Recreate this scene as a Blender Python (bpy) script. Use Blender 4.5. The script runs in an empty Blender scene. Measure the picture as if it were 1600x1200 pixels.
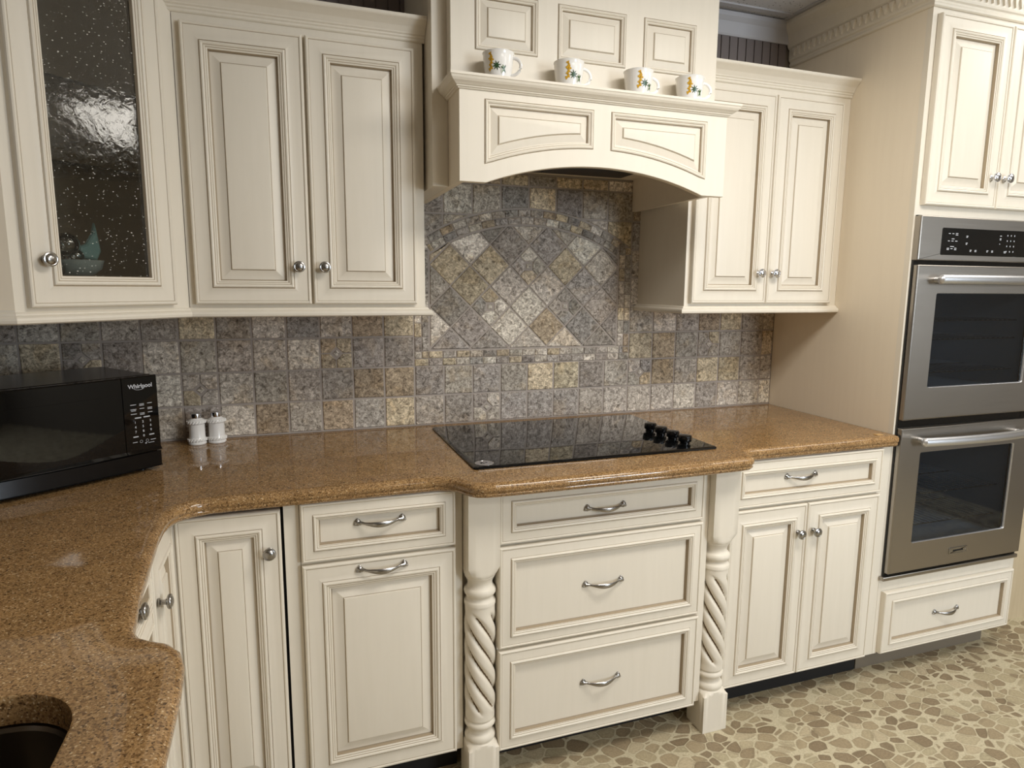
import bpy, bmesh, math, random
from mathutils import Matrix, Vector
random.seed(7)
sc = bpy.context.scene
COL = sc.collection
R = math.radians

# ------------------------------------------------------------------ materials
def nt(name):
    m = bpy.data.materials.new(name); m.use_nodes = True
    t = m.node_tree; b = t.nodes['Principled BSDF']
    return m, t, b
def N(t, kind, **kw):
    n = t.nodes.new(kind)
    for k, v in kw.items():
        if k.startswith('i_'): n.inputs[k[2:].replace('_', ' ')].default_value = v
        else: setattr(n, k, v)
    return n
def L(t, a, ao, b, bi): t.links.new(a.outputs[ao], b.inputs[bi])
def srgb(r, g, b):
    f = lambda c: (c/255/12.92) if c/255 <= .04045 else ((c/255+.055)/1.055)**2.4
    return (f(r), f(g), f(b), 1)
def simple(name, col, rough=.5, metal=0, spec=.5, coat=0, bump=None):
    m, t, b = nt(name)
    b.inputs['Base Color'].default_value = col; b.inputs['Roughness'].default_value = rough
    b.inputs['Metallic'].default_value = metal; b.inputs['Specular IOR Level'].default_value = spec
    b.inputs['Coat Weight'].default_value = coat
    if bump:
        tc = N(t, 'ShaderNodeTexCoord'); nz = N(t, 'ShaderNodeTexNoise', i_Scale=bump[0], i_Detail=3.0)
        bp = N(t, 'ShaderNodeBump', i_Strength=bump[1], i_Distance=.001)
        L(t, tc, 'Object', nz, 'Vector'); L(t, nz, 'Fac', bp, 'Height'); L(t, bp, 'Normal', b, 'Normal')
    return m
def painted(name, col, col2, rough=.42):
    m, t, b = nt(name)
    tc = N(t, 'ShaderNodeTexCoord'); mp = N(t, 'ShaderNodeMapping'); mp.inputs['Scale'].default_value = (60, 60, 5)
    nz = N(t, 'ShaderNodeTexNoise', i_Scale=1.0, i_Detail=3.0)
    cr = N(t, 'ShaderNodeMixRGB'); cr.inputs[1].default_value = col; cr.inputs[2].default_value = col2
    L(t, tc, 'Object', mp, 'Vector'); L(t, mp, 'Vector', nz, 'Vector'); L(t, nz, 'Fac', cr, 0)
    L(t, cr, 0, b, 'Base Color'); b.inputs['Roughness'].default_value = rough
    b.inputs['Specular IOR Level'].default_value = .4
    bp = N(t, 'ShaderNodeBump', i_Strength=.06, i_Distance=.001); L(t, nz, 'Fac', bp, 'Height'); L(t, bp, 'Normal', b, 'Normal')
    return m
M = {}
M['cream'] = painted('cream_paint', srgb(229, 221, 206), srgb(222, 214, 198))
M['side'] = painted('cream_paint_lit_sides', srgb(236, 225, 205), srgb(230, 218, 198))  # same cream paint, lightened and warmed to paint in light on side faces
M['glaze'] = simple('brown_glaze', srgb(164, 148, 124), .5)
M['groove'] = simple('brown_groove_glaze', srgb(128, 106, 78), .6)
M['nickel'] = simple('brushed_nickel', srgb(168, 166, 163), .24, 1)
M['chrome'] = simple('polished_chrome', srgb(220, 222, 228), .1, 1)
M['black'] = simple('black_plastic', srgb(8, 8, 9), .2)
M['blackglass'] = simple('black_glass', srgb(10, 11, 12), .03, 0, .6)
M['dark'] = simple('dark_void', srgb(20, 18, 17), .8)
M['white'] = simple('white_ceramic', srgb(236, 234, 230), .12, 0, .5, .3)
M['print'] = simple('light_grey_print', srgb(190, 192, 196), .5)
M['vent'] = simple('vent_grey', srgb(62, 58, 60), .45, .6)
M['ochre'] = simple('ochre_decal', srgb(205, 160, 50), .25)
M['green'] = simple('green_decal', srgb(52, 78, 50), .25)
M['leaf'] = simple('leaf_green_decal', srgb(110, 130, 80), .25)
M['brownd'] = simple('brown_decal', srgb(120, 85, 40), .25)
M['grout'] = simple('grout', srgb(166, 156, 147), .9, bump=(300, .3))
M['toe'] = simple('toe_kick', srgb(120, 110, 95), .6)
M['trimwhite'] = simple('ceiling_trim_white', srgb(190, 188, 190), .5)
M['wallpaint'] = simple('wall_paint', srgb(118, 108, 94), .7)
M['walldark'] = simple('dark_beadboard', srgb(118, 108, 104), .55)
M['interior'] = simple('cabinet_interior', srgb(205, 192, 168), .6)
M['wood'] = painted('pale_wood', srgb(206, 190, 160), srgb(190, 172, 140))
M['sinkm'] = simple('dark_steel', srgb(110, 102, 92), .3, 1)
M['chip'] = simple('tan_chip', srgb(196, 158, 104), .4)

def stainless():
    m, t, b = nt('stainless_steel')
    tc = N(t, 'ShaderNodeTexCoord'); mp = N(t, 'ShaderNodeMapping'); mp.inputs['Scale'].default_value = (4, 4, 900)
    nz = N(t, 'ShaderNodeTexNoise', i_Scale=1.0, i_Detail=2.0)
    L(t, tc, 'Object', mp, 'Vector'); L(t, mp, 'Vector', nz, 'Vector')
    rr = N(t, 'ShaderNodeMapRange'); rr.inputs['To Min'].default_value = .26; rr.inputs['To Max'].default_value = .42
    L(t, nz, 'Fac', rr, 'Value'); L(t, rr, 'Result', b, 'Roughness')
    b.inputs['Base Color'].default_value = srgb(166, 160, 152); b.inputs['Metallic'].default_value = 1
    b.inputs['Anisotropic'].default_value = .5
    return m
M['steel'] = stainless()
M['handle'] = simple('satin_handle_steel', srgb(222, 224, 228), .38, 1)

def granite():
    m, t, b = nt('brown_quartz')
    tc = N(t, 'ShaderNodeTexCoord')
    v = N(t, 'ShaderNodeTexVoronoi', i_Scale=480.0); v2 = N(t, 'ShaderNodeTexVoronoi', i_Scale=230.0)
    nz = N(t, 'ShaderNodeTexNoise', i_Scale=18.0, i_Detail=4.0)
    for n in (v, v2, nz): L(t, tc, 'Object', n, 'Vector')
    sp = N(t, 'ShaderNodeSeparateColor'); L(t, v, 'Color', sp, 'Color')
    cr = N(t, 'ShaderNodeValToRGB'); cr.color_ramp.interpolation = 'CONSTANT'
    e = cr.color_ramp.elements; e[0].position = 0; e[0].color = srgb(88, 66, 42); e[1].position = .08; e[1].color =  srgb(128, 98, 64)
    for p, c in ((.30, (149, 117, 78)), (.62, (163, 130, 88)), (.88, (180, 148, 106)), (.975, (206, 182, 144))):
        x = e.new(p); x.color = srgb(*c)
    L(t, sp, 'Red', cr, 'Fac')
    sp2 = N(t, 'ShaderNodeSeparateColor'); L(t, v2, 'Color', sp2, 'Color')
    cr2 = N(t, 'ShaderNodeValToRGB'); cr2.color_ramp.interpolation = 'CONSTANT'
    e = cr2.color_ramp.elements; e[0].position = 0; e[0].color = (.5, .45, .4, 1); e[1].position = .06; e[1].color = (1, 1, 1, 1)
    x = e.new(.93); x.color = (1.15, 1.12, 1.05, 1)
    L(t, sp2, 'Green', cr2, 'Fac')
    mx = N(t, 'ShaderNodeMixRGB', blend_type='MULTIPLY'); mx.inputs[0].default_value = .8
    L(t, cr, 'Color', mx, 1); L(t, cr2, 'Color', mx, 2)
    cr3 = N(t, 'ShaderNodeValToRGB'); e = cr3.color_ramp.elements; e[0].position = .3; e[0].color = (.86, .85, .84, 1); e[1].position = .7; e[1].color = (1.06, 1.05, 1.04, 1)
    L(t, nz, 'Fac', cr3, 'Fac')
    mx2 = N(t, 'ShaderNodeMixRGB', blend_type='MULTIPLY'); mx2.inputs[0].default_value = 1
    L(t, mx, 0, mx2, 1); L(t, cr3, 'Color', mx2, 2)
    L(t, mx2, 0, b, 'Base Color'); b.inputs['Roughness'].default_value = .06
    return m
M['granite'] = granite()

def stone_tile():
    m, t, b = nt('travertine_tile')
    tc = N(t, 'ShaderNodeTexCoord'); at = N(t, 'ShaderNodeAttribute', attribute_name='tint')
    sc_ = N(t, 'ShaderNodeVectorMath', operation='SCALE'); sc_.inputs['Scale'].default_value = 37.0
    L(t, at, 'Color', sc_, 0)
    ad = N(t, 'ShaderNodeVectorMath', operation='ADD'); L(t, tc, 'Object', ad, 0); L(t, sc_, 'Vector', ad, 1)
    n1 = N(t, 'ShaderNodeTexNoise', i_Scale=75.0, i_Detail=8.0, i_Roughness=.75, i_Distortion=.8)
    n2 = N(t, 'ShaderNodeTexNoise', i_Scale=14.0, i_Detail=3.0, i_Distortion=.6)
    n3 = N(t, 'ShaderNodeTexNoise', i_Scale=230.0, i_Detail=5.0, i_Roughness=.8, i_Distortion=.8)
    for n in (n1, n2, n3): L(t, ad, 'Vector', n, 'Vector')
    c1 = N(t, 'ShaderNodeValToRGB'); e = c1.color_ramp.elements
    e[0].position = .36; e[0].color = (.26, .235, .21, 1); e[1].position = .62; e[1].color = (1.6, 1.6, 1.6, 1)
    x = e.new(.46); x.color = (.78, .75, .72, 1); x = e.new(.53); x.color = (1.08, 1.07, 1.05, 1)
    L(t, n1, 'Fac', c1, 'Fac')
    mx = N(t, 'ShaderNodeMixRGB', blend_type='MULTIPLY'); mx.inputs[0].default_value = 1
    L(t, at, 'Color', mx, 1); L(t, c1, 'Color', mx, 2)
    c2 = N(t, 'ShaderNodeValToRGB'); e = c2.color_ramp.elements
    e[0].position = .36; e[0].color = (.98, .86, .68, 1); e[1].position = .60; e[1].color = (1.05, 1.03, 1.01, 1); x = e.new(.47); x.color = (.95, .93, .90, 1)
    L(t, n2, 'Fac', c2, 'Fac')
    mx2 = N(t, 'ShaderNodeMixRGB', blend_type='MULTIPLY'); mx2.inputs[0].default_value = .5
    L(t, mx, 0, mx2, 1); L(t, c2, 'Color', mx2, 2)
    c3 = N(t, 'ShaderNodeValToRGB'); e = c3.color_ramp.elements
    e[0].position = .39; e[0].color = (.30, .28, .26, 1); e[1].position = .47; e[1].color = (1, 1, 1, 1)
    L(t, n3, 'Fac', c3, 'Fac')
    mx3 = N(t, 'ShaderNodeMixRGB', blend_type='MULTIPLY'); mx3.inputs[0].default_value = .8
    L(t, mx2, 0, mx3, 1); L(t, c3, 'Color', mx3, 2)
    L(t, mx3, 0, b, 'Base Color'); b.inputs['Roughness'].default_value = .62; b.inputs['Specular IOR Level'].default_value = .3
    bp = N(t, 'ShaderNodeBump', i_Strength=.35, i_Distance=.0015); L(t, n3, 'Fac', bp, 'Height'); L(t, bp, 'Normal', b, 'Normal')
    return m
M['tile'] = stone_tile()

def floor_mat():
    m, t, b = nt('pebble_vinyl')
    tc = N(t, 'ShaderNodeTexCoord'); wn = N(t, 'ShaderNodeTexNoise', i_Scale=7.0, i_Detail=1.0)
    L(t, tc, 'Object', wn, 'Vector')
    ws = N(t, 'ShaderNodeVectorMath', operation='SCALE'); ws.inputs['Scale'].default_value = .05; L(t, wn, 'Color', ws, 0)
    ad = N(t, 'ShaderNodeVectorMath', operation='ADD'); L(t, tc, 'Object', ad, 0); L(t, ws, 'Vector', ad, 1)
    mp = N(t, 'ShaderNodeMapping'); mp.inputs['Scale'].default_value = (19, 26, 0.0001); mp.inputs['Rotation'].default_value = (0, 0, R(-18))
    L(t, ad, 'Vector', mp, 'Vector')
    ve = N(t, 'ShaderNodeTexVoronoi', feature='DISTANCE_TO_EDGE', i_Scale=1.0); vf = N(t, 'ShaderNodeTexVoronoi', i_Scale=1.0)
    for n in (ve, vf):
        n.inputs['Randomness'].default_value = .78; L(t, mp, 'Vector', n, 'Vector')
    s1 = N(t, 'ShaderNodeMapRange'); rd = N(t, 'ShaderNodeMath', operation='MULTIPLY_ADD'); rd.inputs[1].default_value = -.24; rd.inputs[2].default_value = .122; L(t, vf, 'Distance', rd, 0)
    re_ = N(t, 'ShaderNodeMath', operation='ADD'); L(t, ve, 'Distance', re_, 0); L(t, rd, 'Value', re_, 1)
    s1.inputs['From Min'].default_value = .012; s1.inputs['From Max'].default_value = .040; L(t, re_, 'Value', s1, 'Value')
    s2 = N(t, 'ShaderNodeMapRange'); s2.inputs['From Min'].default_value = .84; s2.inputs['From Max'].default_value = .76; L(t, vf, 'Distance', s2, 'Value')
    mk = N(t, 'ShaderNodeMath', operation='MULTIPLY'); L(t, s1, 'Result', mk, 0); L(t, s2, 'Result', mk, 1)
    sp = N(t, 'ShaderNodeSeparateColor'); L(t, vf, 'Color', sp, 'Color')
    cr = N(t, 'ShaderNodeValToRGB'); e = cr.color_ramp.elements
    e[0].position = 0; e[0].color = srgb(132, 116, 92); e[1].position = 1; e[1].color = srgb(186, 172, 144)
    x = e.new(.3); x.color = srgb(148, 132, 106); x = e.new(.6); x.color = srgb(168, 153, 124); x = e.new(.8); x.color = srgb(174, 163, 134)
    L(t, sp, 'Red', cr, 'Fac')
    fn = N(t, 'ShaderNodeTexNoise', i_Scale=160.0, i_Detail=4.0); L(t, tc, 'Object', fn, 'Vector')
    c3 = N(t, 'ShaderNodeValToRGB'); e = c3.color_ramp.elements; e[0].position = .35; e[0].color = (.8, .79, .78, 1); e[1].position = .65; e[1].color = (1.12, 1.12, 1.12, 1)
    L(t, fn, 'Fac', c3, 'Fac')
    rim = N(t, 'ShaderNodeMapRange'); rim.inputs['From Min'].default_value = .07; rim.inputs['From Max'].default_value = .16
    rim.inputs['To Min'].default_value = .86; rim.inputs['To Max'].default_value = 1; L(t, ve, 'Distance', rim, 'Value')
    mr = N(t, 'ShaderNodeMixRGB', blend_type='MULTIPLY'); mr.inputs[0].default_value = 1; L(t, cr, 'Color', mr, 1); L(t, rim, 'Result', mr, 2)
    mm = N(t, 'ShaderNodeMixRGB'); mm.inputs[1].default_value = srgb(194, 184, 156); L(t, mr, 0, mm, 2); L(t, mk, 'Value', mm, 0)
    mx = N(t, 'ShaderNodeMixRGB', blend_type='MULTIPLY'); mx.inputs[0].default_value = .7; L(t, mm, 0, mx, 1); L(t, c3, 'Color', mx, 2)
    L(t, mx, 0, b, 'Base Color'); b.inputs['Roughness'].default_value = .45; b.inputs['Specular IOR Level'].default_value = .3
    return m
M['floor'] = floor_mat()

def ceiling_mat():
    m, t, b = nt('acoustic_tile')
    tc = N(t, 'ShaderNodeTexCoord'); v = N(t, 'ShaderNodeTexVoronoi', i_Scale=75.0); nz = N(t, 'ShaderNodeTexNoise', i_Scale=9.0, i_Detail=3.0)
    L(t, tc, 'Object', v, 'Vector'); L(t, tc, 'Object', nz, 'Vector')
    mu = N(t, 'ShaderNodeMath', operation='MULTIPLY'); mu.inputs[1].default_value = .5; L(t, nz, 'Fac', mu, 0)
    lt = N(t, 'ShaderNodeMath', operation='LESS_THAN'); L(t, v, 'Distance', lt, 0)
    m3 = N(t, 'ShaderNodeMath', operation='SUBTRACT'); m3.inputs[1].default_value = .07; L(t, mu, 'Value', m3, 0); L(t, m3, 'Value', lt, 1)
    mx = N(t, 'ShaderNodeMixRGB'); mx.inputs[1].default_value = srgb(215, 214, 216); mx.inputs[2].default_value = srgb(120, 116, 116)
    L(t, lt, 'Value', mx, 0); L(t, mx, 0, b, 'Base Color'); b.inputs['Roughness'].default_value = .9
    return m
M['ceiling'] = ceiling_mat()

def pane_mat(name, tint, rough, scale, strength, stretch=(1, 1, 1), refl=1.0, seeds=False):
    m, t, b = nt(name); out = t.nodes['Material Output']
    tr = N(t, 'ShaderNodeBsdfTransparent'); tr.inputs[0].default_value = tint
    gl = N(t, 'ShaderNodeBsdfGlossy'); gl.inputs['Roughness'].default_value = rough
    fr = N(t, 'ShaderNodeFresnel'); fr.inputs['IOR'].default_value = 1.5
    mu = N(t, 'ShaderNodeMath', operation='MULTIPLY'); mu.inputs[1].default_value = refl; mu.use_clamp = True; L(t, fr, 'Fac', mu, 0)
    mix = N(t, 'ShaderNodeMixShader'); L(t, mu, 0, mix, 0); L(t, tr, 0, mix, 1); L(t, gl, 0, mix, 2); L(t, mix, 0, out, 'Surface')
    if strength:
        tc = N(t, 'ShaderNodeTexCoord'); mp = N(t, 'ShaderNodeMapping'); mp.inputs['Scale'].default_value = stretch
        nz = N(t, 'ShaderNodeTexNoise', i_Scale=scale, i_Detail=3.0, i_Distortion=.8)
        v = N(t, 'ShaderNodeTexVoronoi', i_Scale=scale*1.6)
        L(t, tc, 'Object', mp, 'Vector'); L(t, mp, 'Vector', nz, 'Vector'); L(t, mp, 'Vector', v, 'Vector')
        mr = N(t, 'ShaderNodeMapRange'); mr.inputs['From Min'].default_value = 0; mr.inputs['From Max'].default_value = .16
        mr.inputs['To Min'].default_value = .5; mr.inputs['To Max'].default_value = 0; L(t, v, 'Distance', mr, 'Value')
        nm = N(t, 'ShaderNodeMath', operation='MULTIPLY'); nm.inputs[1].default_value = .35; L(t, nz, 'Fac', nm, 0)
        aa = N(t, 'ShaderNodeMath', operation='ADD'); L(t, nm, 'Value', aa, 0); L(t, mr, 'Result', aa, 1)
        bp = N(t, 'ShaderNodeBump', i_Strength=strength, i_Distance=.002); L(t, aa, 0, bp, 'Height')
        L(t, bp, 'Normal', gl, 'Normal')
    if seeds:      # trapped air bubbles, little bright scattering flecks
        v3 = N(t, 'ShaderNodeTexVoronoi', i_Scale=125.0); m3 = N(t, 'ShaderNodeMapping'); m3.inputs['Scale'].default_value = (.55, 1, 1.3); m3.inputs['Rotation'].default_value = (0, R(25), 0)
        L(t, tc, 'Object', m3, 'Vector'); L(t, m3, 'Vector', v3, 'Vector')
        ca = N(t, 'ShaderNodeMath', operation='LESS_THAN'); ca.inputs[1].default_value = .12; L(t, v3, 'Distance', ca, 0)
        sp = N(t, 'ShaderNodeSeparateColor'); L(t, v3, 'Color', sp, 'Color')
        cb = N(t, 'ShaderNodeMath', operation='GREATER_THAN'); cb.inputs[1].default_value = .45; L(t, sp, 'Red', cb, 0)
        cm = N(t, 'ShaderNodeMath', operation='MULTIPLY'); L(t, ca, 0, cm, 0); L(t, cb, 0, cm, 1)
        cn = N(t, 'ShaderNodeMath', operation='MULTIPLY'); cn.inputs[1].default_value = .95; L(t, cm, 0, cn, 0)
        df = N(t, 'ShaderNodeBsdfDiffuse'); df.inputs[0].default_value = (.8, .78, .7, 1)
        mx = N(t, 'ShaderNodeMixShader'); L(t, cn, 0, mx, 0); L(t, mix, 0, mx, 1); L(t, df, 0, mx, 2); L(t, mx, 0, out, 'Surface')
    return m
M['seeded'] = pane_mat('seeded_glass', (.80, .80, .78, 1), .03, 60.0, .55, (1, 1, .8), 1.8, True)
M['clear'] = pane_mat('clear_glass', (.90, .94, .94, 1), .05, 40.0, .6, (1, 1, 1), 5)
M['ovenglass'] = pane_mat('oven_glass', (.9, .93, .96, 1), .03, 1, 0, (1, 1, 1), 1.3)
M['frost'] = simple('frosted_glass', srgb(176, 190, 186), .3, 0, .6)
M['aqua'] = simple('aqua_frosted_glass', srgb(128, 168, 165), .3, 0, .6)
M['ovencav'] = simple('oven_cavity', srgb(120, 132, 144), .35)

# ------------------------------------------------------------------ mesh builder
INV = {}      # root object -> inverse world matrix
def empty(name, loc, rz=0):
    o = bpy.data.objects.new(name, None); COL.objects.link(o)
    o.location = loc; o.rotation_euler = (0, 0, rz); o.empty_display_size = .05
    INV[o] = (Matrix.Translation(loc) @ Matrix.Rotation(rz, 4, 'Z')).inverted()
    return o
def tag(o, label, cat, group=None):
    o['label'] = label; o['category'] = cat
    if group: o['group'] = group
    return o
def plabel(o, l): o['label'] = l; return o
class MB:
    def __init__(s): s.v = []; s.f = []; s.m = []; s.mats = []; s.tint = []; s.X = None; s.round = False
    def mi(s, mat):
        if mat not in s.mats: s.mats.append(mat)
        return s.mats.index(mat)
    def add(s, vs, fs, mat, tint=None):
        b = len(s.v); k = s.mi(mat)
        if s.X is not None: vs = [tuple(s.X @ Vector(p)) for p in vs]
        s.v += [tuple(p) for p in vs]
        if tint is not None: s.tint += [tint]*len(vs)
        for f in fs: s.f.append(tuple(b+i for i in f)); s.m.append(k)
    def box(s, x0, x1, y0, y1, z0, z1, mat, bev=0):
        if bev:
            b = bev; loops = []
            for z, d in ((z0, b), (z0+b*.3, b*.3), (z0+b, 0), (z1-b, 0), (z1-b*.3, b*.3), (z1, b)):
                # rounded plan corners
                r = b; pts = []
                for cx, cy, a0 in ((x1-r, y1-r, 0), (x0+r, y1-r, 90), (x0+r, y0+r, 180), (x1-r, y0+r, 270)):
                    for a in (0, 30, 60, 90):
                        pts.append((cx+(r-d)*math.cos(R(a0+a)), cy+(r-d)*math.sin(R(a0+a)), z))
                loops.append(pts)
            s.loft(loops, mat, True, True)
            return
        s.add([(x0, y0, z0), (x1, y0, z0), (x1, y1, z0), (x0, y1, z0), (x0, y0, z1), (x1, y0, z1), (x1, y1, z1), (x0, y1, z1)],
              [(3, 2, 1, 0), (4, 5, 6, 7), (0, 1, 5, 4), (1, 2, 6, 5), (2, 3, 7, 6), (3, 0, 4, 7)], mat)
    def loft(s, loops, mat, cap0=False, cap1=False, closed=True, mats=None):
        n = len(loops[0]); vs = [p for l in loops for p in l]; base = len(s.v)
        if s.X is not None: vs = [tuple(s.X @ Vector(p)) for p in vs]
        s.v += [tuple(p) for p in vs]
        for i in range(len(loops)-1):
            k = s.mi(mats[i] if mats else mat)
            for j in range(n if closed else n-1):
                a = base+i*n+j; b = base+i*n+(j+1) % n
                s.f.append((a, b, b+n, a+n)); s.m.append(k)
        k = s.mi(mat)
        if cap0: s.f.append(tuple(base+j for j in reversed(range(n)))); s.m.append(k)
        if cap1: s.f.append(tuple(base+(len(loops)-1)*n+j for j in range(n))); s.m.append(s.mi(mats[-1]) if mats and 0 else k)
    def lathe(s, prof, mat, c=(0, 0, 0), axis='Z', n=32, cap0=True, cap1=True):
        loops = []; s.round = True
        for r, h in prof:
            r = max(r, 1e-5); l = []
            for j in range(n):
                a = 2*math.pi*j/n
                if axis == 'Z': l.append((c[0]+r*math.cos(a), c[1]+r*math.sin(a), c[2]+h))
                elif axis == '-Y': l.append((c[0]+r*math.cos(a), c[1]-h, c[2]+r*math.sin(a)))
            loops.append(l)
        s.loft(loops, mat, cap0, cap1)
    def prism(s, poly, z0, z1, mat):
        n = len(poly)
        s.add([(x, y, z0) for x, y in poly]+[(x, y, z1) for x, y in poly],
              [tuple(reversed(range(n))), tuple(range(n, 2*n))]+[(i, (i+1) % n, n+(i+1) % n, n+i) for i in range(n)], mat)
    def tube(s, pts, rad, mat, n=10, squash=None):
        P = [Vector(p) for p in pts]; loops = []; s.round = True
        up = Vector((0, 0, 1))
        for i, p in enumerate(P):
            d = (P[min(i+1, len(P)-1)]-P[max(i-1, 0)]).normalized()
            u = up if abs(d.dot(up)) < .95 else Vector((1, 0, 0))
            a = d.cross(u).normalized(); b = a.cross(d).normalized()
            r = rad[i] if isinstance(rad, list) else rad
            ra, rb = r if isinstance(r, tuple) else (r, r)
            loops.append([tuple(p+a*ra*math.cos(2*math.pi*j/n)+b*rb*math.sin(2*math.pi*j/n)) for j in range(n)])
        s.loft(loops, mat, True, True)
    def build(s, name, parent=None, world=False, root=None, smooth=True, angle=None):
        if angle is None: angle = 36 if s.round else 14
        me = bpy.data.meshes.new(name); vs = s.v
        if world and parent is not None:
            q = parent
            while q.parent is not None: q = q.parent
            if q in INV: I = INV[q]; vs = [tuple(I @ Vector(p)) for p in vs]
        me.from_pydata(vs, [], s.f)
        for m in s.mats: me.materials.append(M[m])
        me.polygons.foreach_set('material_index', s.m)
        bm = bmesh.new(); bm.from_mesh(me); bmesh.ops.recalc_face_normals(bm, faces=bm.faces); bm.to_mesh(me); bm.free()
        if s.tint:
            at = me.color_attributes.new('tint', 'FLOAT_COLOR', 'POINT')
            for i, c in enumerate(s.tint): at.data[i].color = c
        if smooth:
            me.polygons.foreach_set('use_smooth', [True]*len(me.polygons)); me.set_sharp_from_angle(angle=R(angle))
        me.update()
        o = bpy.data.objects.new(name, me); COL.objects.link(o)
        if parent is not None: o.parent = parent
        return o
def struct(name, mb, **k):
    o = mb.build(name, **k); o['kind'] = 'structure'; return o

def offset_poly(poly, d):
    """offset a closed polygon inward by d (CCW)"""
    n = len(poly); out = []
    for i in range(n):
        p0, p1, p2 = poly[i-1], poly[i], poly[(i+1) % n]
        e1 = (p1[0]-p0[0], p1[1]-p0[1]); e2 = (p2[0]-p1[0], p2[1]-p1[1])
        l1 = math.hypot(*e1) or 1e-9; l2 = math.hypot(*e2) or 1e-9
        n1 = (-e1[1]/l1, e1[0]/l1); n2 = (-e2[1]/l2, e2[0]/l2)
        k = 1+n1[0]*n2[0]+n1[1]*n2[1]; k = max(k, .25)
        out.append((p1[0]+(n1[0]+n2[0])*d/k, p1[1]+(n1[1]+n2[1])*d/k))
    return out
def sweep(mb, path, prof, mat, segs=None, caps=True, mats=None, closedprof=True):
    """path: [(x,y)], profile: [(out,z)], outward = right-hand side of travel"""
    n = len(path); loops = []
    for i in range(n):
        a = path[i-1] if i else None; b = path[i]; c = path[i+1] if i < n-1 else None
        ns = []
        for p, q in ((a, b), (b, c)):
            if p is None or q is None: continue
            e = (q[0]-p[0], q[1]-p[1]); l = math.hypot(*e); ns.append((e[1]/l, -e[0]/l))
        if len(ns) == 1: ox, oy = ns[0]
        else:
            k = 1+ns[0][0]*ns[1][0]+ns[0][1]*ns[1][1]; ox = (ns[0][0]+ns[1][0])/k; oy = (ns[0][1]+ns[1][1])/k
        loops.append([(b[0]+ox*o, b[1]+oy*o, z) for o, z in prof])
    if segs: loops = loops[segs[0]:segs[1]+1]
    mb.loft(loops, mat, caps, caps, closed=closedprof)

def rings(mb, poly, y0, prof, mat='cream', cap=True, start=0):
    """nested mitred loops of polygon (x,z) at y = y0 - h ; prof items (inset, h[, mat])"""
    loops = []; mats = []
    for it in prof:
        q = offset_poly(poly, it[0]) if it[0] else poly
        loops.append([(x, y0-it[1], z) for x, z in q]); mats.append(it[2] if len(it) > 2 else mat)
    mb.loft(loops, mat, False, cap, mats=mats[1:])
def rect(x0, x1, z0, z1): return [(x0, z0), (x1, z0), (x1, z1), (x0, z1)]

G = 'glaze'
DOORP = [(0, 0), (0, .0135), (.0015, .0178), (.004, .0195), (.0068, .0193), (.0085, .0178), (.0098, .0172, G), (.014, .0170), (.022, .0163), (.034, .0178), (.043, .0208), (.0445, .0193, G),
         (.0462, .0236), (.0490, .0250), (.0520, .0240), (.0535, .0222), (.0548, .0220, G), (.0565, .0222), (.0585, .0208), (.0598, .0200, G), (.0618, .0196), (.0635, .0185), (.0650, .0090, G)]
PANELP = [(.0650, .0085), (.0665, .0080, G), (.0690, .0082), (.0800, .0112), (.0910, .0158), (.0925, .0157, G), (.0940, .0195), (.0965, .0200)]
DRAWP = [(0, 0), (0, .0135), (.0015, .0178), (.004, .0195), (.0065, .0193), (.0080, .0178), (.0092, .0172, G), (.013, .0172), (.031, .0200), (.0322, .0192, G),
         (.0337, .0230), (.0362, .0243), (.0390, .0232), (.0403, .0216), (.0414, .0214, G), (.0430, .0216), (.0448, .0200), (.0458, .0192, G), (.0475, .0188), (.0490, .0080, G)]
def scaled(p, s): return [(a[0]*s, a[1])+tuple(a[2:]) for a in p]
def knob(parent, x, y, z, s=1.0, mat='nickel'):
    mb = MB()
    mb.lathe([(.0095, 0), (.0095, .002), (.008, .0035), (.0055, .005), (.005, .011), (.0065, .014), (.013, .0165), (.0155, .019), (.0158, .0215),
              (.0148, .0235), (.0125, .0243), (.0115, .0240), (.0095, .0262), (.005, .0275), (0.0001, .028)], mat, (x, y, z), '-Y', 28)
    return mb.build('knob', parent)
def pull(parent, x, y, z, half=.049, mat='nickel'):
    mb = MB()
    pts = []; rad = []
    n = 26
    for i in range(n+1):
        u = -1+2*i/n; w = abs(u)
        yy = -.004-.019*math.cos(u*math.pi/2)**.75 if w < 1 else -.004
        zz = -.004*math.cos(u*math.pi/2)
        wid = .0032+.0042*max(0, 1-(w/.8)**2) if w < .8 else .0032+.001*(w-.8)/.2
        pts.append((x+u*half, y+yy, z+zz)); rad.append((.0028 if w < .9 else .004, wid))
    mb.tube(pts, rad, mat, 12)
    for sx in (-1, 1):
        cx = x+sx*(half+.008)
        mb.lathe([(.0090, 0), (.0090, .0025), (.0070, .005), (.0045, .007), (.0001, .0075)], mat, (cx, y, z), '-Y', 20)
        mb.tube([(cx, y-.004, z), (x+sx*half*.93, y-.008, z)], [.0052, .0032], mat, 10)
        for a in (90, 210, 330):
            mb.lathe([(.0038, 0), (.0038, .003), (.0018, .005), (.0001, .0055)], mat, (cx+.0075*math.cos(R(a)), y, z+.0075*math.sin(R(a))), '-Y', 10)
    return mb.build('pull_handle', parent)
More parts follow.
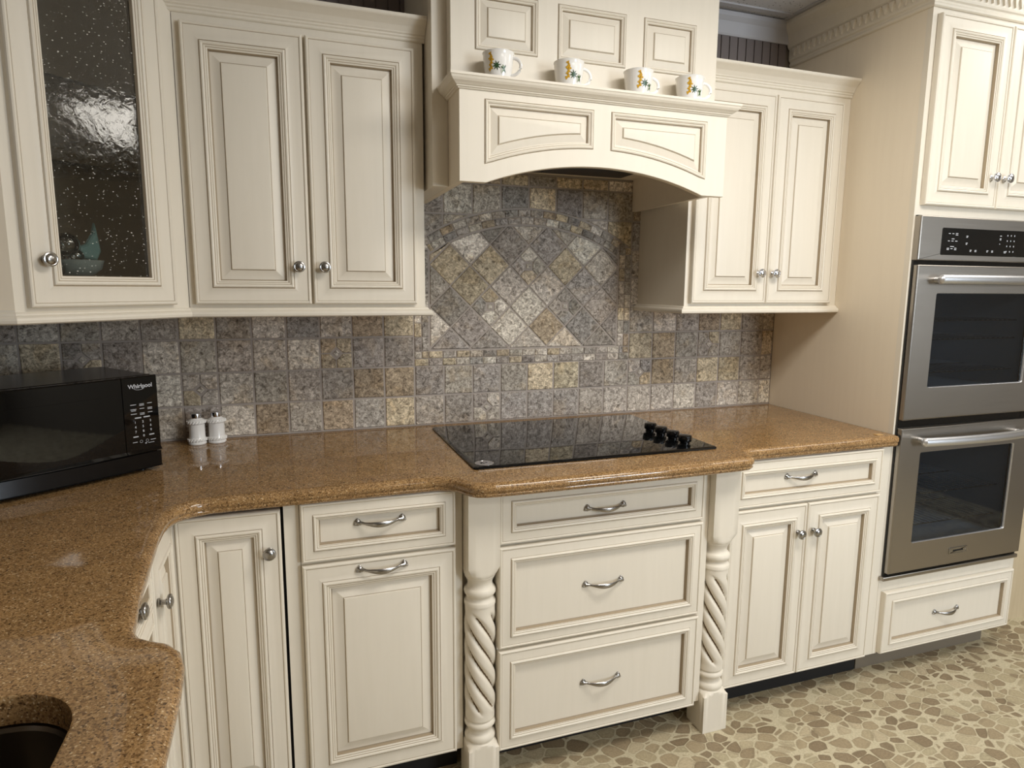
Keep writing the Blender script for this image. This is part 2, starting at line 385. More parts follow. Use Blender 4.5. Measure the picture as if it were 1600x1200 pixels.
def door(parent, x0, x1, z0, z1, y, kind='raised', s=1.0, kn=None, hd=None, name='door', world=True, pmat='nickel'):
    P = DOORP if kind in ('raised', 'glass') else DRAWP
    P = scaled(P, s); r = rect(x0, x1, z0, z1)
    mb = MB(); rings(mb, r, y, P, cap=False)
    i = P[-1][0]
    # back of the recess so the frame is a closed solid
    d = mb.build(name, parent, world=world)
    mb = MB()
    if kind == 'raised': rings(mb, r, y, scaled(PANELP, s)); mb.build('raised_panel', d, world=world)
    elif kind == 'flat': rings(mb, r, y, [(i, .0078), (i+.001, .0074, G), (i+.0020, .0074, G), (i+.0025, .0074)]); mb.build('flat_panel', d, world=world)
    return d
def wk(parent, fn, x, y, z, **k):
    """knob / pull given in world coordinates of an unrotated root"""
    q = parent
    while q.parent is not None: q = q.parent
    v = INV[q] @ Vector((x, y, z))
    return fn(parent, v.x, v.y, v.z, **k)

# ------------------------------------------------------------------ the setting
XL, XR, YF, ZC = -.56, 4.6, -4.7, 2.44
mb = MB(); mb.box(XL-.1, XR+.1, YF-.1, .12, -.08, 0, 'floor'); struct('floor', mb)
mb = MB(); mb.box(XL-.1, XR+.1, YF-.1, .12, ZC+.006, ZC+.08, 'ceiling'); struct('ceiling', mb)
mb = MB(); mb.box(XL-.1, XR+.1, .012, .12, 0, ZC+.006, 'wallpaint')
struct('wall_back', mb)
mb = MB(); x = XL
while x < 2.235:                       # beadboard above the cabinets
    mb.box(x, x+.034, .004, .0119, 1.82, ZC-.01, 'walldark'); mb.box(x+.034, x+.0385, .009, .0119, 1.82, ZC-.01, 'walldark'); x += .0385
struct('trim_3', mb)
mb = MB(); mb.box(XL-.1, XL, YF, .012, 0, ZC+.006, 'wallpaint'); struct('wall_left', mb)
mb = MB(); mb.box(XR, XR+.1, YF, .012, 0, ZC+.006, 'wallpaint'); struct('wall_right', mb)
# front wall (behind the camera) with a window opening
WX0, WX1, WZ0, WZ1 = 2.70, 4.00, .95, 2.10
mb = MB(); mb.box(XL, WX0, YF-.1, YF, 0, ZC+.006, 'wallpaint'); mb.box(WX1, XR, YF-.1, YF, 0, ZC+.006, 'wallpaint')
mb.box(WX0, WX1, YF-.1, YF, 0, WZ0, 'wallpaint'); mb.box(WX0, WX1, YF-.1, YF, WZ1, ZC+.006, 'wallpaint'); struct('wall_front', mb)
mb = MB()
for a, b, c, d in ((WX0, WX0+.06, WZ0, WZ1), (WX1-.06, WX1, WZ0, WZ1), (WX0, WX1, WZ0, WZ0+.06), (WX0, WX1, WZ1-.06, WZ1), ((WX0+WX1)/2-.025, (WX0+WX1)/2+.025, WZ0, WZ1), (WX0, WX1, 1.48, 1.52)):
    mb.box(a, b, YF-.05, YF-.01, c, d, 'trimwhite')
struct('window_1', mb)
mb = MB(); mb.box(2.985, XR, -.47, .012, 0, ZC+.006, 'wood'); struct('wall_recess_right', mb)
# ceiling grid
mb = MB()
y = -.07
while y > YF: mb.box(XL, XR, y-.012, y+.012, ZC, ZC+.008, 'trimwhite'); y -= .61
x = -.23
while x < XR: mb.box(x-.012, x+.012, YF, .012, ZC+.0005, ZC+.0075, 'trimwhite'); x += 1.22 if x > 0 else 1.22
struct('trim_1', mb)
# wall crown at ceiling
mb = MB(); sweep(mb, [(XL, .004), (2.2756, .004)], [(0, ZC-.075), (.006, ZC-.075), (.010, ZC-.068), (.012, ZC-.06), (.022, ZC-.03), (.034, ZC-.015), (.036, ZC), (0, ZC)], 'trimwhite'); struct('trim_2', mb)

# ------------------------------------------------------------------ backsplash
P_ = .1055; ZR = 1.022
PAL = [((152, 146, 138), 6), ((165, 158, 148), 7), ((180, 173, 163), 5), ((172, 160, 138), 3), ((180, 168, 146), 3), ((136, 130, 123), 3), ((138, 134, 130), 2), ((154, 140, 120), 2), ((162, 156, 150), 3), ((192, 186, 176), 3)]
PALX = [c for c, k in PAL for _ in range(k)]
rt = random.Random(11)
def tcol(base=None):
    c = base or rt.choice(PALX); f = rt.uniform(1.02, 1.20)
    return srgb(*(max(0, min(255, q*f+rt.uniform(-1, 1))) for q in c))
bs = MB()
def tile(poly, g=.0032, col=None, jit=.0009):
    q = offset_poly(poly, g)
    q = [(x+rt.uniform(-jit, jit), z+rt.uniform(-jit, jit)) for x, z in q]
    l = []
    for d, y in ((0, .0085), (.0002, .0022), (.0012, .0007), (.0030, 0)):
        l.append([(x, y, z) for x, z in (offset_poly(q, d) if d else q)])
    c = col or tcol(); b = len(bs.v); n = len(q)
    vs = [p for k in l for p in k]; fs = []
    for i in range(3):
        for j in range(n): fs.append((i*n+j, i*n+(j+1) % n, (i+1)*n+(j+1) % n, (i+1)*n+j))
    fs.append(tuple(3*n+j for j in range(n)))
    bs.add(vs, fs, 'tile', c)
def area(p): return abs(sum(p[i-1][0]*p[i][1]-p[i][0]*p[i-1][1] for i in range(len(p))))/2
def clip(poly, inside, inter):
    out = []
    for i in range(len(poly)):
        a, b = poly[i-1], poly[i]; ia, ib = inside(a), inside(b)
        if ib:
            if not ia: out.append(inter(a, b))
            out.append(b)
        elif ia: out.append(inter(a, b))
    return out
def clip_half(poly, nx, nz, d):        # keep nx*x+nz*z <= d
    ins = lambda p: nx*p[0]+nz*p[1] <= d+1e-9
    def it(a, b):
        fa, fb = nx*a[0]+nz*a[1]-d, nx*b[0]+nz*b[1]-d; t = fa/(fa-fb); return (a[0]+(b[0]-a[0])*t, a[1]+(b[1]-a[1])*t)
    return clip(poly, ins, it)
def clean(poly):
    o = []
    for p in poly:
        if not o or math.hypot(p[0]-o[-1][0], p[1]-o[-1][1]) > .003: o.append(p)
    while len(o) > 2 and math.hypot(o[0][0]-o[-1][0], o[0][1]-o[-1][1]) <= .003: o.pop()
    return o
AX, AZ, RO, RI = 1.1605, .958, .725, .670
def arc(x, r): return AZ+math.sqrt(max(0, r*r-(x-AX)**2))
def quad_tile(x0, z0, x1, z1, rot=None):
    """a square field cut in four with a little diamond in the middle; rot -> diagonal field with small square"""
    cx, cz = (x0+x1)/2, (z0+z1)/2; h = (x1-x0)/2; k = .021
    f = (lambda u, v: (cx+u, cz+v)) if rot is None else (lambda u, v: (cx+(u-v)*.7071, cz+(u+v)*.7071))
    for sx, sz in ((1, 1), (-1, 1), (-1, -1), (1, -1)):
        p = [(sx*k, 0), (sx*h, 0), (sx*h, sz*h), (0, sz*h), (0, sz*k)]
        if sx*sz < 0: p = p[::-1]
        tile([f(*q) for q in p], .0016, jit=.0004)
    s = .0125
    tile([f(*q) for q in ((s, 0), (0, s), (-s, 0), (0, -s))], .0004, srgb(196, 190, 180), 0)
special = {(-3, 1), (0, 0), (4, 1), (9, -1), (15, 0), (18, 1)}
mosaic_lo = .7385; mosaic_hi = mosaic_lo+8*P_; ZB = ZR+P_
for k in range(-6, 22):
    x0 = k*P_; x1 = min(x0+P_, 2.2745)
    if k < -5: continue
    for j in range(-1, 8):
        z0 = ZR+j*P_; z1 = z0+P_
        if j == -1: z0 = .9165
        inal = 6 <= k <= 15
        if not inal and j > 3: continue
        if k == 6 and j > 3: x0_ = .72
        if j == 7: z1 = 1.802
        if 7 <= k <= 14 and j >= 1:
            # above the arch only
            lo = [(x0+(x1-x0)*i/8, max(z0, arc(x0+(x1-x0)*i/8, RO))) for i in range(9)]
            lo = [(x, z) for x, z in lo if z < z1-.004]
            if len(lo) < 2: continue
            if all(abs(z-z0) < 1e-6 for x, z in lo) and len(lo) == 9: poly = rect(x0, x1, z0, z1)
            else:
                xs = [p[0] for p in lo]
                poly = clean(lo+[(xs[-1], z1), (xs[0], z1)])
                if len(poly) < 3 or area(poly) < .0006: continue
            tile(poly); continue
        if (k, j) in special: quad_tile(x0+.0016, z0+.0016, x1-.0016, z1-.0016)
        else: tile(rect(x0 if k > -5 else max(x0, XL), x1, z0, z1))
# mosaic border: two courses left, right and bottom, and along the arch
cw, cl = .0262, .0500
x_in0, x_in1, z_in = mosaic_lo+2*cw+.003, mosaic_hi-2*cw-.003, ZB+2*cw+.003
for c in range(2):
    o = c*cw; x = mosaic_lo+o; first = True
    while x < mosaic_hi-o-.004:
        ln = cl*.5 if (first and c) else cl; first = False
        x2 = min(x+ln, mosaic_hi-o); 
        if mosaic_hi-o-x2 < .015: x2 = mosaic_hi-o
        tile(rect(x, x2, ZB+o, ZB+o+cw), .0012, jit=.0004); x = x2
    for side in (0, 1):
        z = ZB+o+cw; first = True
        xa = mosaic_lo+o if side == 0 else mosaic_hi-o-cw
        top = arc(xa+cw/2, RO)-.001
        while z < top-.004:
            ln = cl*.5 if (first and not c) else cl; first = False
            z2 = min(z+ln, top)
            if top-z2 < .012: z2 = top
            tile(rect(xa, xa+cw, z, z2), .0012, jit=.0004); z = z2
for c in range(2):
    r1 = RO-.002-c*cw; r0 = r1-cw
    lim = math.asin((mosaic_hi-2*cw-.002-AX)/((r0+r1)/2)); a = -lim+(.02 if c else 0); da = cl/r1
    if c: tile([(AX+r*math.sin(t), AZ+r*math.cos(t)) for r, t in ((r1, -lim), (r0, -lim), (r0, a), (r1, a))], .0012)
    while a < lim-.01:
        b = min(a+da, lim); m_ = (a+b)/2
        tile([(AX+r*math.sin(t), AZ+r*math.cos(t)) for r, t in ((r0, a), (r0, b), (r0, b), (r1, b), (r1, m_), (r1, a))][0:1]+[(AX+r*math.sin(t), AZ+r*math.cos(t)) for r, t in ((r0, m_), (r0, b), (r1, b), (r1, m_), (r1, a))], .0012, jit=.0003); a = b
# diagonal field
hd = .0733; X0, Z0 = .795, 1.188
for i in range(-1, 12):
    for j in range(-1, 8):
        if (i+j) % 2 == 0: continue
        cx, cz = X0+i*hd, Z0+j*hd
        if (i, j) in {(3, 2), (7, 2), (5, 4)}:
            s_ = hd*.7071-.0016
            quad_tile(cx-s_, cz-s_, cx+s_, cz+s_, rot=1); continue
        p = [(cx, cz-hd), (cx+hd, cz), (cx, cz+hd), (cx-hd, cz)]
        p = clip_half(p, -1, 0, -x_in0); p = clip_half(p, 1, 0, x_in1) if len(p) > 2 else p
        p = clip_half(p, 0, -1, -z_in) if len(p) > 2 else p
        for a in range(-40, 41, 4):
            if len(p) > 2: p = clip_half(p, math.sin(R(a)), math.cos(R(a)), AX*math.sin(R(a))+AZ*math.cos(R(a))+RI-.003)
        if len(p) < 3: continue
        p = clean(p)
        if len(p) >= 3 and area(p) > .0004: tile(p, .0026)
bs.tint += [(.2, .2, .2, 1)]*(len(bs.v)-len(bs.tint))
b0 = len(bs.v); bs.box(-.53, 2.2745, .0035, .0118, .9145, 1.40, 'grout'); bs.box(.70, 1.70, .0035, .0118, 1.40, 1.81, 'grout')
bs.tint += [(.2, .2, .2, 1)]*(len(bs.v)-b0)
o = bs.build('tile_backsplash', smooth=False)
tag(o, 'tumbled grey and tan stone tile backsplash with arched diamond inset behind the cooktop', 'backsplash')

# ------------------------------------------------------------------ countertop
NOSE = [(.085, -3.2), (.085, -2.42), (.098, -2.37), (.14, -2.335), (.172, -2.30), (.181, -2.25), (.181, -1.56), (.179, -1.42), (.175, -1.355), (.166, -1.318), (.148, -1.292), (.125, -1.277),
        (.106, -1.262), (.095, -1.240), (.090, -1.205), (.080, -1.13), (.068, -.95), (.061, -.84), (.060, -.765), (.065, -.722), (.079, -.688), (.103, -.666), (.135, -.655), (.19, -.652), (.38, -.650), (.64, -.645), (.675, -.646), (.700, -.654), (.716, -.670),
        (.727, -.692), (.738, -.715), (.754, -.732), (.780, -.741), (.84, -.744), (1.0, -.745), (1.3, -.741), (1.56, -.735), (1.592, -.732), (1.610, -.722), (1.619, -.705), (1.624, -.685), (1.630, -.665), (1.642, -.652), (1.665, -.646), (1.9, -.643), (2.2735, -.640)]
cp = [(-.022, .914), (-.014, .9134), (-.007, .9112), (-.002, .9070), (0, .9015), (0, .8960), (-.0015, .8925), (-.004, .8905), (-.0045, .8880), (-.003, .8850), (-.005, .8805), (-.009, .8765), (-.016, .8745), (-.022, .874)]
mb = MB(); sweep(mb, NOSE, cp, 'granite', caps=False, closedprof=False)
npath = len(NOSE); npf = len(cp)
wallpts = [(2.2735, .003), (XL+.001, .003), (XL+.001, -3.2)]
SINK = []
sx0, sx1, sy0, sy1 = -.42, .072, -2.15, -1.372
for cx, cy, a0 in ((sx1-.09, sy1-.09, 0), (sx0+.09, sy1-.09, 90), (sx0+.09, sy0+.09, 180), (sx1-.09, sy0+.09, 270)):
    for a in range(0, 91, 10): SINK.append((cx+.09*math.cos(R(a0+a)), cy+.09*math.sin(R(a0+a))))
hole = [[(x, y, z) for x, y in (offset_poly(SINK, d) if d else SINK)] for d, z in ((-.004, .914), (-.001, .9128), (0, .910), (0, .876), (-.002, .874))]
mb.loft(hole, 'granite')
me_b = bmesh.new()
for p in mb.v: me_b.verts.new(p)
me_b.verts.ensure_lookup_table()
for f in mb.f: me_b.faces.new([me_b.verts[i] for i in f])
hb = npath*npf; ns = len(SINK)
BV = list(me_b.verts)
for side, z, hk in ((0, .914, 0), (npf-1, .874, 4)):
    outer = [BV[i*npf+side] for i in range(npath)]+[me_b.verts.new((x, y, z)) for x, y in wallpts]
    inner = [BV[hb+hk*ns+j] for j in range(ns)]
    es = []
    for lp in (outer, inner):
        for i in range(len(lp)):
            e = me_b.edges.get((lp[i-1], lp[i])) or me_b.edges.new((lp[i-1], lp[i])); es.append(e)
    bmesh.ops.triangle_fill(me_b, use_beauty=True, use_dissolve=False, edges=es)
bmesh.ops.recalc_face_normals(me_b, faces=me_b.faces)
me = bpy.data.meshes.new('countertop'); me_b.to_mesh(me); me_b.free(); me.materials.append(M['granite'])
me.polygons.foreach_set('use_smooth', [True]*len(me.polygons)); me.set_sharp_from_angle(angle=R(40))
o = bpy.data.objects.new('countertop', me); COL.objects.link(o)
tag(o, 'speckled brown stone countertop wrapping the corner with a rounded edge', 'countertop')
# sink
mb = MB()
lp = []
for d, z in ((-.012, .8735), (0.002, .8735), (.004, .868), (.008, .80), (.02, .70), (.06, .685), (.2, .682)):
    lp.append([(x, y, z) for x, y in (offset_poly(SINK, d) if d else SINK)])
mb.loft(lp, 'sinkm', False, True)
root = empty('sink', (-.17, -1.76, .68)); tag(root, 'dark metal undermount sink bowl in the brown counter at lower left', 'sink')
mb.build('bowl', root, world=True)
mb = MB(); mb.lathe([(.045, 0), (.045, .003), (.038, .004), (.03, .001), (.0001, .001)], 'nickel', (-.17, -1.76, .6825), 'Z', 28); mb.build('drain', root, world=True)
mb = MB(); mb.box(2.205, 2.232, -.612, -.596, .9142, .9165, 'chip')
o = mb.build('stone_chip'); tag(o, 'tiny tan chip lying on the counter end beside the oven cabinet', 'chip')

# ------------------------------------------------------------------ upper cabinets
FY = -.315
RAIL = [(0, 1.345), (.004, 1.345), (.008, 1.342), (.010, 1.338), (.014, 1.337), (.019, 1.333), (.020, 1.328), (.019, 1.322), (.014, 1.319), (0, 1.319)]
CROWN = [(0, 2.083), (.003, 2.083), (.006, 2.086), (.006, 2.091), (.009, 2.094), (.0095, 2.098), (.013, 2.101), (.014, 2.104), (.022, 2.116), (.033, 2.126), (.040, 2.131), (.042, 2.134), (.042, 2.141), (0, 2.141)]
UP = [(-.5595, -.6095), (-.2175, -.6095), (.077, -.315), (.715, -.315), (.715, -.002)]
# left two-door
root = empty('wall_cabinet', (.396, -.16, 1.32)); tag(root, 'cream two-door wall cabinet with dark knobs left of the range hood', 'wall cabinet')
mb = MB(); mb.box(.0785, .715, FY, .002, 1.335, 2.135, 'cream'); mb.build('body', root, world=True)
for x0, x1, kx in ((.0955, .3905, .360), (.3965, .6885, .428)):
    d = door(root, x0, x1, 1.354, 2.062, FY); wk(d, knob, kx, FY-.0198, 1.456)
mb = MB(); sweep(mb, UP, RAIL, 'cream', (2, 4)); mb.build('light_rail', root, world=True)
mb = MB(); mb.loft([[(.0775-o, -.315-o, z) for o, z in CROWN], [(.7215, -.315-o, z) for o, z in CROWN]], 'cream', True, True); mb.build('crown_molding', root, world=True)
# right two-door
root = empty('wall_cabinet', (1.94, -.16, 1.32)); tag(root, 'cream two-door wall cabinet between the range hood and the tall oven cabinet', 'wall cabinet')
mb = MB(); mb.box(1.614, 2.2745, FY, .002, 1.335, 2.135, 'cream'); o = mb.build('body', root, world=True)
for x0, x1, kx in ((1.6305, 1.9385, 1.900), (1.9415, 2.234, 1.963)):
    d = door(root, x0, x1, 1.354, 2.062, FY); wk(d, knob, kx, FY-.0198, 1.459, mat='chrome')
mb = MB(); sweep(mb, [(1.614, -.002), (1.614, -.315), (2.2745, -.315)], RAIL, 'cream'); mb.build('light_rail', root, world=True)
mb = MB(); sweep(mb, [(1.60, -.315), (2.2745, -.315)], CROWN, 'cream'); mb.build('crown_molding', root, world=True)
# diagonal corner cabinet with glass door
LC = .4165
croot = empty('corner_wall_cabinet', (-.2175, -.6095, 1.32), R(45)); tag(croot, 'diagonal corner wall cabinet with a seeded glass door above the microwave', 'wall cabinet')
mb = MB()
pent = [(-.5595, -.6095), (-.2175, -.6095), (.0770, -.3155), (.0770, .002), (-.5595, .002)]
mb.prism(pent, 1.330, 1.350, 'cream'); mb.prism(pent, 2.40, 2.415, 'cream')
mb.box(-.5595, -.2175, -.6095, -.5945, 1.35, 2.40, 'side'); mb.box(.060, .0765, -.312, .001, 1.351, 2.40, 'interior'); mb.box(.0766, .0776, -.314, .001, 2.08, 2.40, 'side')
mb.box(-.5595, -.545, -.594, .002, 1.35, 2.40, 'interior'); mb.box(-.545, .06, -.012, .001, 1.35, 2.40, 'interior')
mb.build('body', croot, world=True)
mb = MB()
mb.box(0, .045, 0, .019, .015, 1.09, 'cream'); mb.box(LC-.067, LC, 0, .019, .015, 1.09, 'cream')
mb.box(.045, LC-.067, 0, .019, .015, .05, 'cream'); mb.box(.045, LC-.067, 0, .019, 1.03, 1.09, 'cream'); mb.build('face_frame', croot)
d = door(croot, LC-.3935, LC-.046, 1.354-1.32, 2.362-1.32, 0, 'glass', 1.07, world=False)
knob(d, LC-.359, -.0198, .137, mat='nickel')
mb = MB(); i = .0650*1.07
mb.box(LC-.3935+i-.004, LC-.046-i+.004, -.0110, -.0070, .034+i-.004, 1.042-i+.004, 'seeded'); plabel(mb.build('glass_pane', d), 'seeded textured glass pane')
for z in (.352, .535):
    mb = MB(); mb.X = None
    mb.prism([(.05, .04), (LC-.07, .04), (LC-.02, .12), (LC*.5, .30), (.02, .12)], z, z+.008, 'ovenglass'); mb.build('shelf', croot)
mb = MB(); sweep(mb, UP, RAIL, 'cream', (0, 2)); mb.build('light_rail', croot, world=True)
mb = MB(); sweep(mb, UP, [(a, b+.292) for a, b in CROWN], 'cream', (0, 2)); mb.build('crown_molding', croot, world=True)
# figurine inside
fx = croot.matrix_basis
INVf = (Matrix.Translation((-.2175, -.6095, 1.32)) @ Matrix.Rotation(R(45), 4, 'Z'))
fp = INVf @ Vector((LC-.243, .10, .03))
froot = empty('glass_figurine', tuple(fp), R(45)); tag(froot, 'clear and frosted aqua glass figurine standing behind the seeded glass corner door', 'figurine')
mb = MB(); fl = []
for r, h in ((.045, 0), (.047, .004), (.030, .012), (.018, .028), (.022, .045), (.034, .062), (.036, .070)):
    fl.append([(r*(1+.12*math.cos(8*a))*math.cos(a), r*(1+.12*math.cos(8*a))*math.sin(a), h) for a in [2*math.pi*j/48 for j in range(48)]])
mb.loft(fl, 'clear', True, True); mb.build('fluted_foot', froot)
mb = MB(); mb.lathe([(.012, .070), (.034, .078), (.050, .092), (.056, .112), (.052, .112), (.044, .096), (.02, .084), (.0001, .082)], 'frost', (.022, 0, 0), 'Z', 28); mb.build('frosted_bowl', froot)
for cx, cz, r in ((-.042, .150, .030), (.000, .148, .028), (-.036, .102, .032), (.02, .122, .018)):
    mb = MB(); mb.lathe([(r*math.sin(math.pi*k/14), -r*math.cos(math.pi*k/14)) for k in range(15)], 'clear', (cx, .0, cz), 'Z', 24); mb.build('glass_ball', froot)
mb = MB()
out = [(.028, .118), (.070, .112), (.082, .135), (.078, .165), (.070, .205), (.062, .178), (.045, .152), (.030, .146)]
rings(mb, out, .004, [(0, 0), (.002, .006), (.006, .009)], 'aqua'); rings(mb, out, .004, [(0, 0), (.002, -.004)], 'aqua'); mb.build('tail_fin', froot)

# ------------------------------------------------------------------ range hood
hroot = empty('range_hood', (1.179, -.27, 1.67)); tag(hroot, 'cream panelled range hood with an arched valance and mug shelf', 'range hood')
hx0, hx1, hy = .767, 1.591, -.530
mb = MB()
mb.box(hx0, hx0+.019, hy+.0192, -.001, 1.683, 1.914, 'side'); mb.box(hx1-.019+.005, hx1+.005, hy+.0192, -.001, 1.690, 1.914, 'side')
mb.box(hx0+.001, hx1+.004, hy+.0195, -.001, 1.806, 1.93, 'side')
mb.build('box', hroot, world=True)
# valance front: strip between arch and top
ARC = (1.179, .335, 1.683, .060)
def arcb(x, base=1.6815, rise=.060, half=.338, c=1.177):
    u = (x-c)/half
    if abs(u) >= 1: return base
    Rr = (half*half+rise*rise)/(2*rise); return base+math.sqrt(Rr*Rr-(x-c)**2)-(Rr-rise)
xs = [hx0, hx0+.03]+[.839+(.676)*i/40 for i in range(41)]+[hx1-.03, hx1]
front = [(x, hy, arcb(x)) for x in xs]; frt = [(x, hy, 1.922) for x in xs]
mb = MB(); n = len(xs); k = .019
# panels are let into the front, so the front is built as a flat sheet with two holes
def panel_poly(x0, x1):
    n_ = 14; return [(x0+(x1-x0)*i/n_, arcb(x0+(x1-x0)*i/n_)+.046) for i in range(n_+1)]+[(x1, 1.893), (x0, 1.893)]
pl = [panel_poly(.8345, 1.1525), panel_poly(1.2055, 1.5235)]
bmv = bmesh.new(); loops = []
outer = [bmv.verts.new((x, hy, arcb(x))) for x in xs]+[bmv.verts.new((x, hy, 1.922)) for x in reversed(xs)]
loops.append(outer)
for p in pl: loops.append([bmv.verts.new((x, hy, z)) for x, z in p])
es = []
for lp in loops:
    for i in range(len(lp)): es.append(bmv.edges.new((lp[i-1], lp[i])))
r_ = bmesh.ops.triangle_fill(bmv, use_beauty=True, edges=es)
bmv.verts.ensure_lookup_table()
mb.add([tuple(v.co) for v in bmv.verts], [[v.index for v in f.verts] for f in bmv.faces], 'cream'); bmv.free()
mb.loft([[(x, hy, arcb(x)) for x in xs], [(x, hy+.0015, arcb(x)-.0012) for x in xs], [(x, hy+k, arcb(x)-.0012) for x in xs]], 'side', closed=False)
for xx in (hx0, hx1): mb.add([(xx, hy, 1.6815), (xx, hy+k, 1.6803), (xx, hy+k, 1.922), (xx, hy, 1.922)], [(0, 1, 2, 3)], 'side')
mb.build('valance', hroot, world=True)
HP = [(0, 0), (.0012, -.0015, G), (.003, .0030), (.006, .0042), (.009, .0025), (.0105, .0005), (.0118, .0004, G), (.014, .0002), (.0165, -.003), (.018, -.0085, G), (.020, -.0090), (.038, -.0035), (.0392, -.0038, G), (.0415, .0005), (.0430, .0008)]
for x0, x1 in ((.8345, 1.1525), (1.2055, 1.5235)):
    mb = MB(); lps = []; mts = []
    for it in HP:
        d_ = it[0]; xa, xb = x0+d_, x1-d_
        lps.append([(xa+(xb-xa)*i/14, hy-it[1], arcb(xa+(xb-xa)*i/14)+.046+d_*1.03) for i in range(15)]+[(xb, hy-it[1], 1.893-d_), (xa, hy-it[1], 1.893-d_)]); mts.append(it[2] if len(it) > 2 else 'cream')
    mb.loft(lps, 'cream', False, True, mats=mts[1:]); mb.build('arched_panel', hroot, world=True)
MANT = [(0, 1.912), (.004, 1.912), (.006, 1.915), (.009, 1.916), (.010, 1.919), (.013, 1.920), (.016, 1.923), (.022, 1.927), (.026, 1.932), (.028, 1.937), (.030, 1.939), (.030, 1.945), (-.02, 1.945), (-.02, 1.912)]
mb = MB(); sweep(mb, [(hx0, -.385), (hx0, hy), (hx1, hy), (hx1, -.350)], MANT, 'cream')
mb.box(hx0+.005, hx1-.005, hy+.005, -.40, 1.931, 1.9448, 'cream')
mb.build('mantel_shelf', hroot, world=True)
cy = -.452
cpan = [(.8305, 1.0125), (1.0715, 1.2865), (1.3435, 1.5235)]
mb = MB(); bmv = bmesh.new()
loops = [[bmv.verts.new((x, cy, z)) for x, z in rect(hx0-.003, hx1+.008, 1.944, ZC)]]+[[bmv.verts.new((x, cy, z)) for x, z in rect(a, b, 2.038, 2.186)] for a, b in cpan]
es = [bmv.edges.new((lp[i-1], lp[i])) for lp in loops for i in range(len(lp))]
bmesh.ops.triangle_fill(bmv, use_beauty=True, edges=es)
mb.add([tuple(v.co) for v in bmv.verts], [[v.index for v in f.verts] for f in bmv.faces], 'cream'); bmv.free()
mb.add([(hx0-.003, cy, 1.944), (hx0-.003, -.001, 1.944), (hx0-.003, -.001, ZC), (hx0-.003, cy, ZC)], [(0, 1, 2, 3)], 'cream')
mb.add([(hx1+.008, cy, 1.944), (hx1+.008, -.001, 1.944), (hx1+.008, -.001, ZC), (hx1+.008, cy, ZC)], [(0, 1, 2, 3)], 'cream')
mb.add([(hx0-.003, cy, 1.944), (hx1+.008, cy, 1.944), (hx1+.008, -.001, 1.944), (hx0-.003, -.001, 1.944)], [(0, 1, 2, 3)], 'cream')
mb.build('chimney_cover', hroot, world=True)
for a, b in cpan: mb = MB(); rings(mb, rect(a, b, 2.038, 2.186), cy, scaled(HP, .93)); mb.build('chimney_panel', hroot, world=True)
for x0, x1 in ((.7225, .7665), (1.5965+.003, 1.613)):
    mb = MB(); mb.box(x0, x1, -.405 if x0 < 1 else -.314, -.001, 1.683 if x0 < 1 else 2.145, ZC, 'side' if x0 > 1 else 'cream'); mb.build('filler_strip', hroot, world=True)
mb = MB(); mb.box(.84, 1.49, -.40, -.065, 1.799, 1.8065, 'vent'); mb.box(.86, 1.16, -.38, -.085, 1.797, 1.7995, 'vent'); mb.box(1.17, 1.47, -.38, -.085, 1.797, 1.7995, 'vent')
plabel(mb.build('filter_grille', hroot, world=True), 'dark metal filter grille under the hood')

# mugs on the shelf
def mug_r(h): return .0295+.0115*min(1, (h/.062))**.55 + (.0015 if h > .066 else 0)
MUGH = .0705
def make_mug():
    r = empty('mug', (0, 0, 0))
    prof = [(.0001, .0), (.024, 0), (.0275, .0015), (mug_r(.004), .004)]+[(mug_r(h), h) for h in (.010, .018, .028, .038, .048, .058, .066)]+[(.0428, MUGH), (.0418, MUGH+.0008), (.0402, MUGH), (.038, .058), (.034, .02), (.028, .005), (.0001, .004)]
    mb = MB(); mb.lathe(prof, 'white', n=40); mb.build('mug_body', r)
    pts = []
    for i in range(15):
        a = R(100-200*i/14); pts.append((.0375+.0245*math.cos(a), 0, .0355+.022*math.sin(a)))
    mb = MB(); mb.tube(pts, (.0028, .0045), 'white', 10); mb.build('mug_handle', r)
    def patch(mb, u, h, ang, ln, wd, mat):   # leaf shaped decal that follows the cup wall; u = angle from front (deg)
        m_ = 6; top = []; bot = []
        for i in range(m_+1):
            t = i/m_; w = wd*math.sin(math.pi*min(1, .12+.88*t)**.8) if t < 1 else 0
            cxx = ln*t*math.cos(R(ang)); czz = ln*t*math.sin(R(ang)); nx, nz = -math.sin(R(ang)), math.cos(R(ang))
            for sgn, lst in ((1, top), (-1, bot)):
                a = cxx+nx*w*sgn*.5; b = czz+nz*w*sgn*.5
                hh = h+b; rr = mug_r(hh)+.0006; th = R(-90+u)+a/rr
                lst.append((rr*math.cos(th), rr*math.sin(th), hh))
        pts_ = top+bot; n_ = m_+1
        mb.add(pts_, [(i, i+1, n_+i+1, n_+i) for i in range(m_)], mat)
    mb = MB()
    for a in range(0, 360, 45): patch(mb, 10, .031, a+12, .0125, .0036, 'green')
    for a in (60, 110, 150, 250, 300): patch(mb, 40, .024, a, .011, .0040, 'leaf' if a in (110, 250) else 'green')
    patch(mb, 30, .012, 95, .02, .0012, 'leaf')
    for u, h in ((-15, .060), (-11, .0535), (-17, .0475), (-7, .0455), (-11, .039), (-16, .033), (-12, .0265), (-20, .0225)):
        for a in (40, 160, 280): patch(mb, u, h, a+u*7, .0056, .0048, 'ochre')
    for u, h, a in ((-15, .062, 285), (-11, .049, 250), (-13, .035, 255)): patch(mb, u, h, a, .010, .0013, 'brownd')
    mb.build('flower_motif', r, smooth=False)
    return r
def copy_tree(o, parent=None):
    c = o.copy(); COL.objects.link(c); c.parent = parent
    for ch in list(o.children): copy_tree(ch, c)
    return c
mug = make_mug()
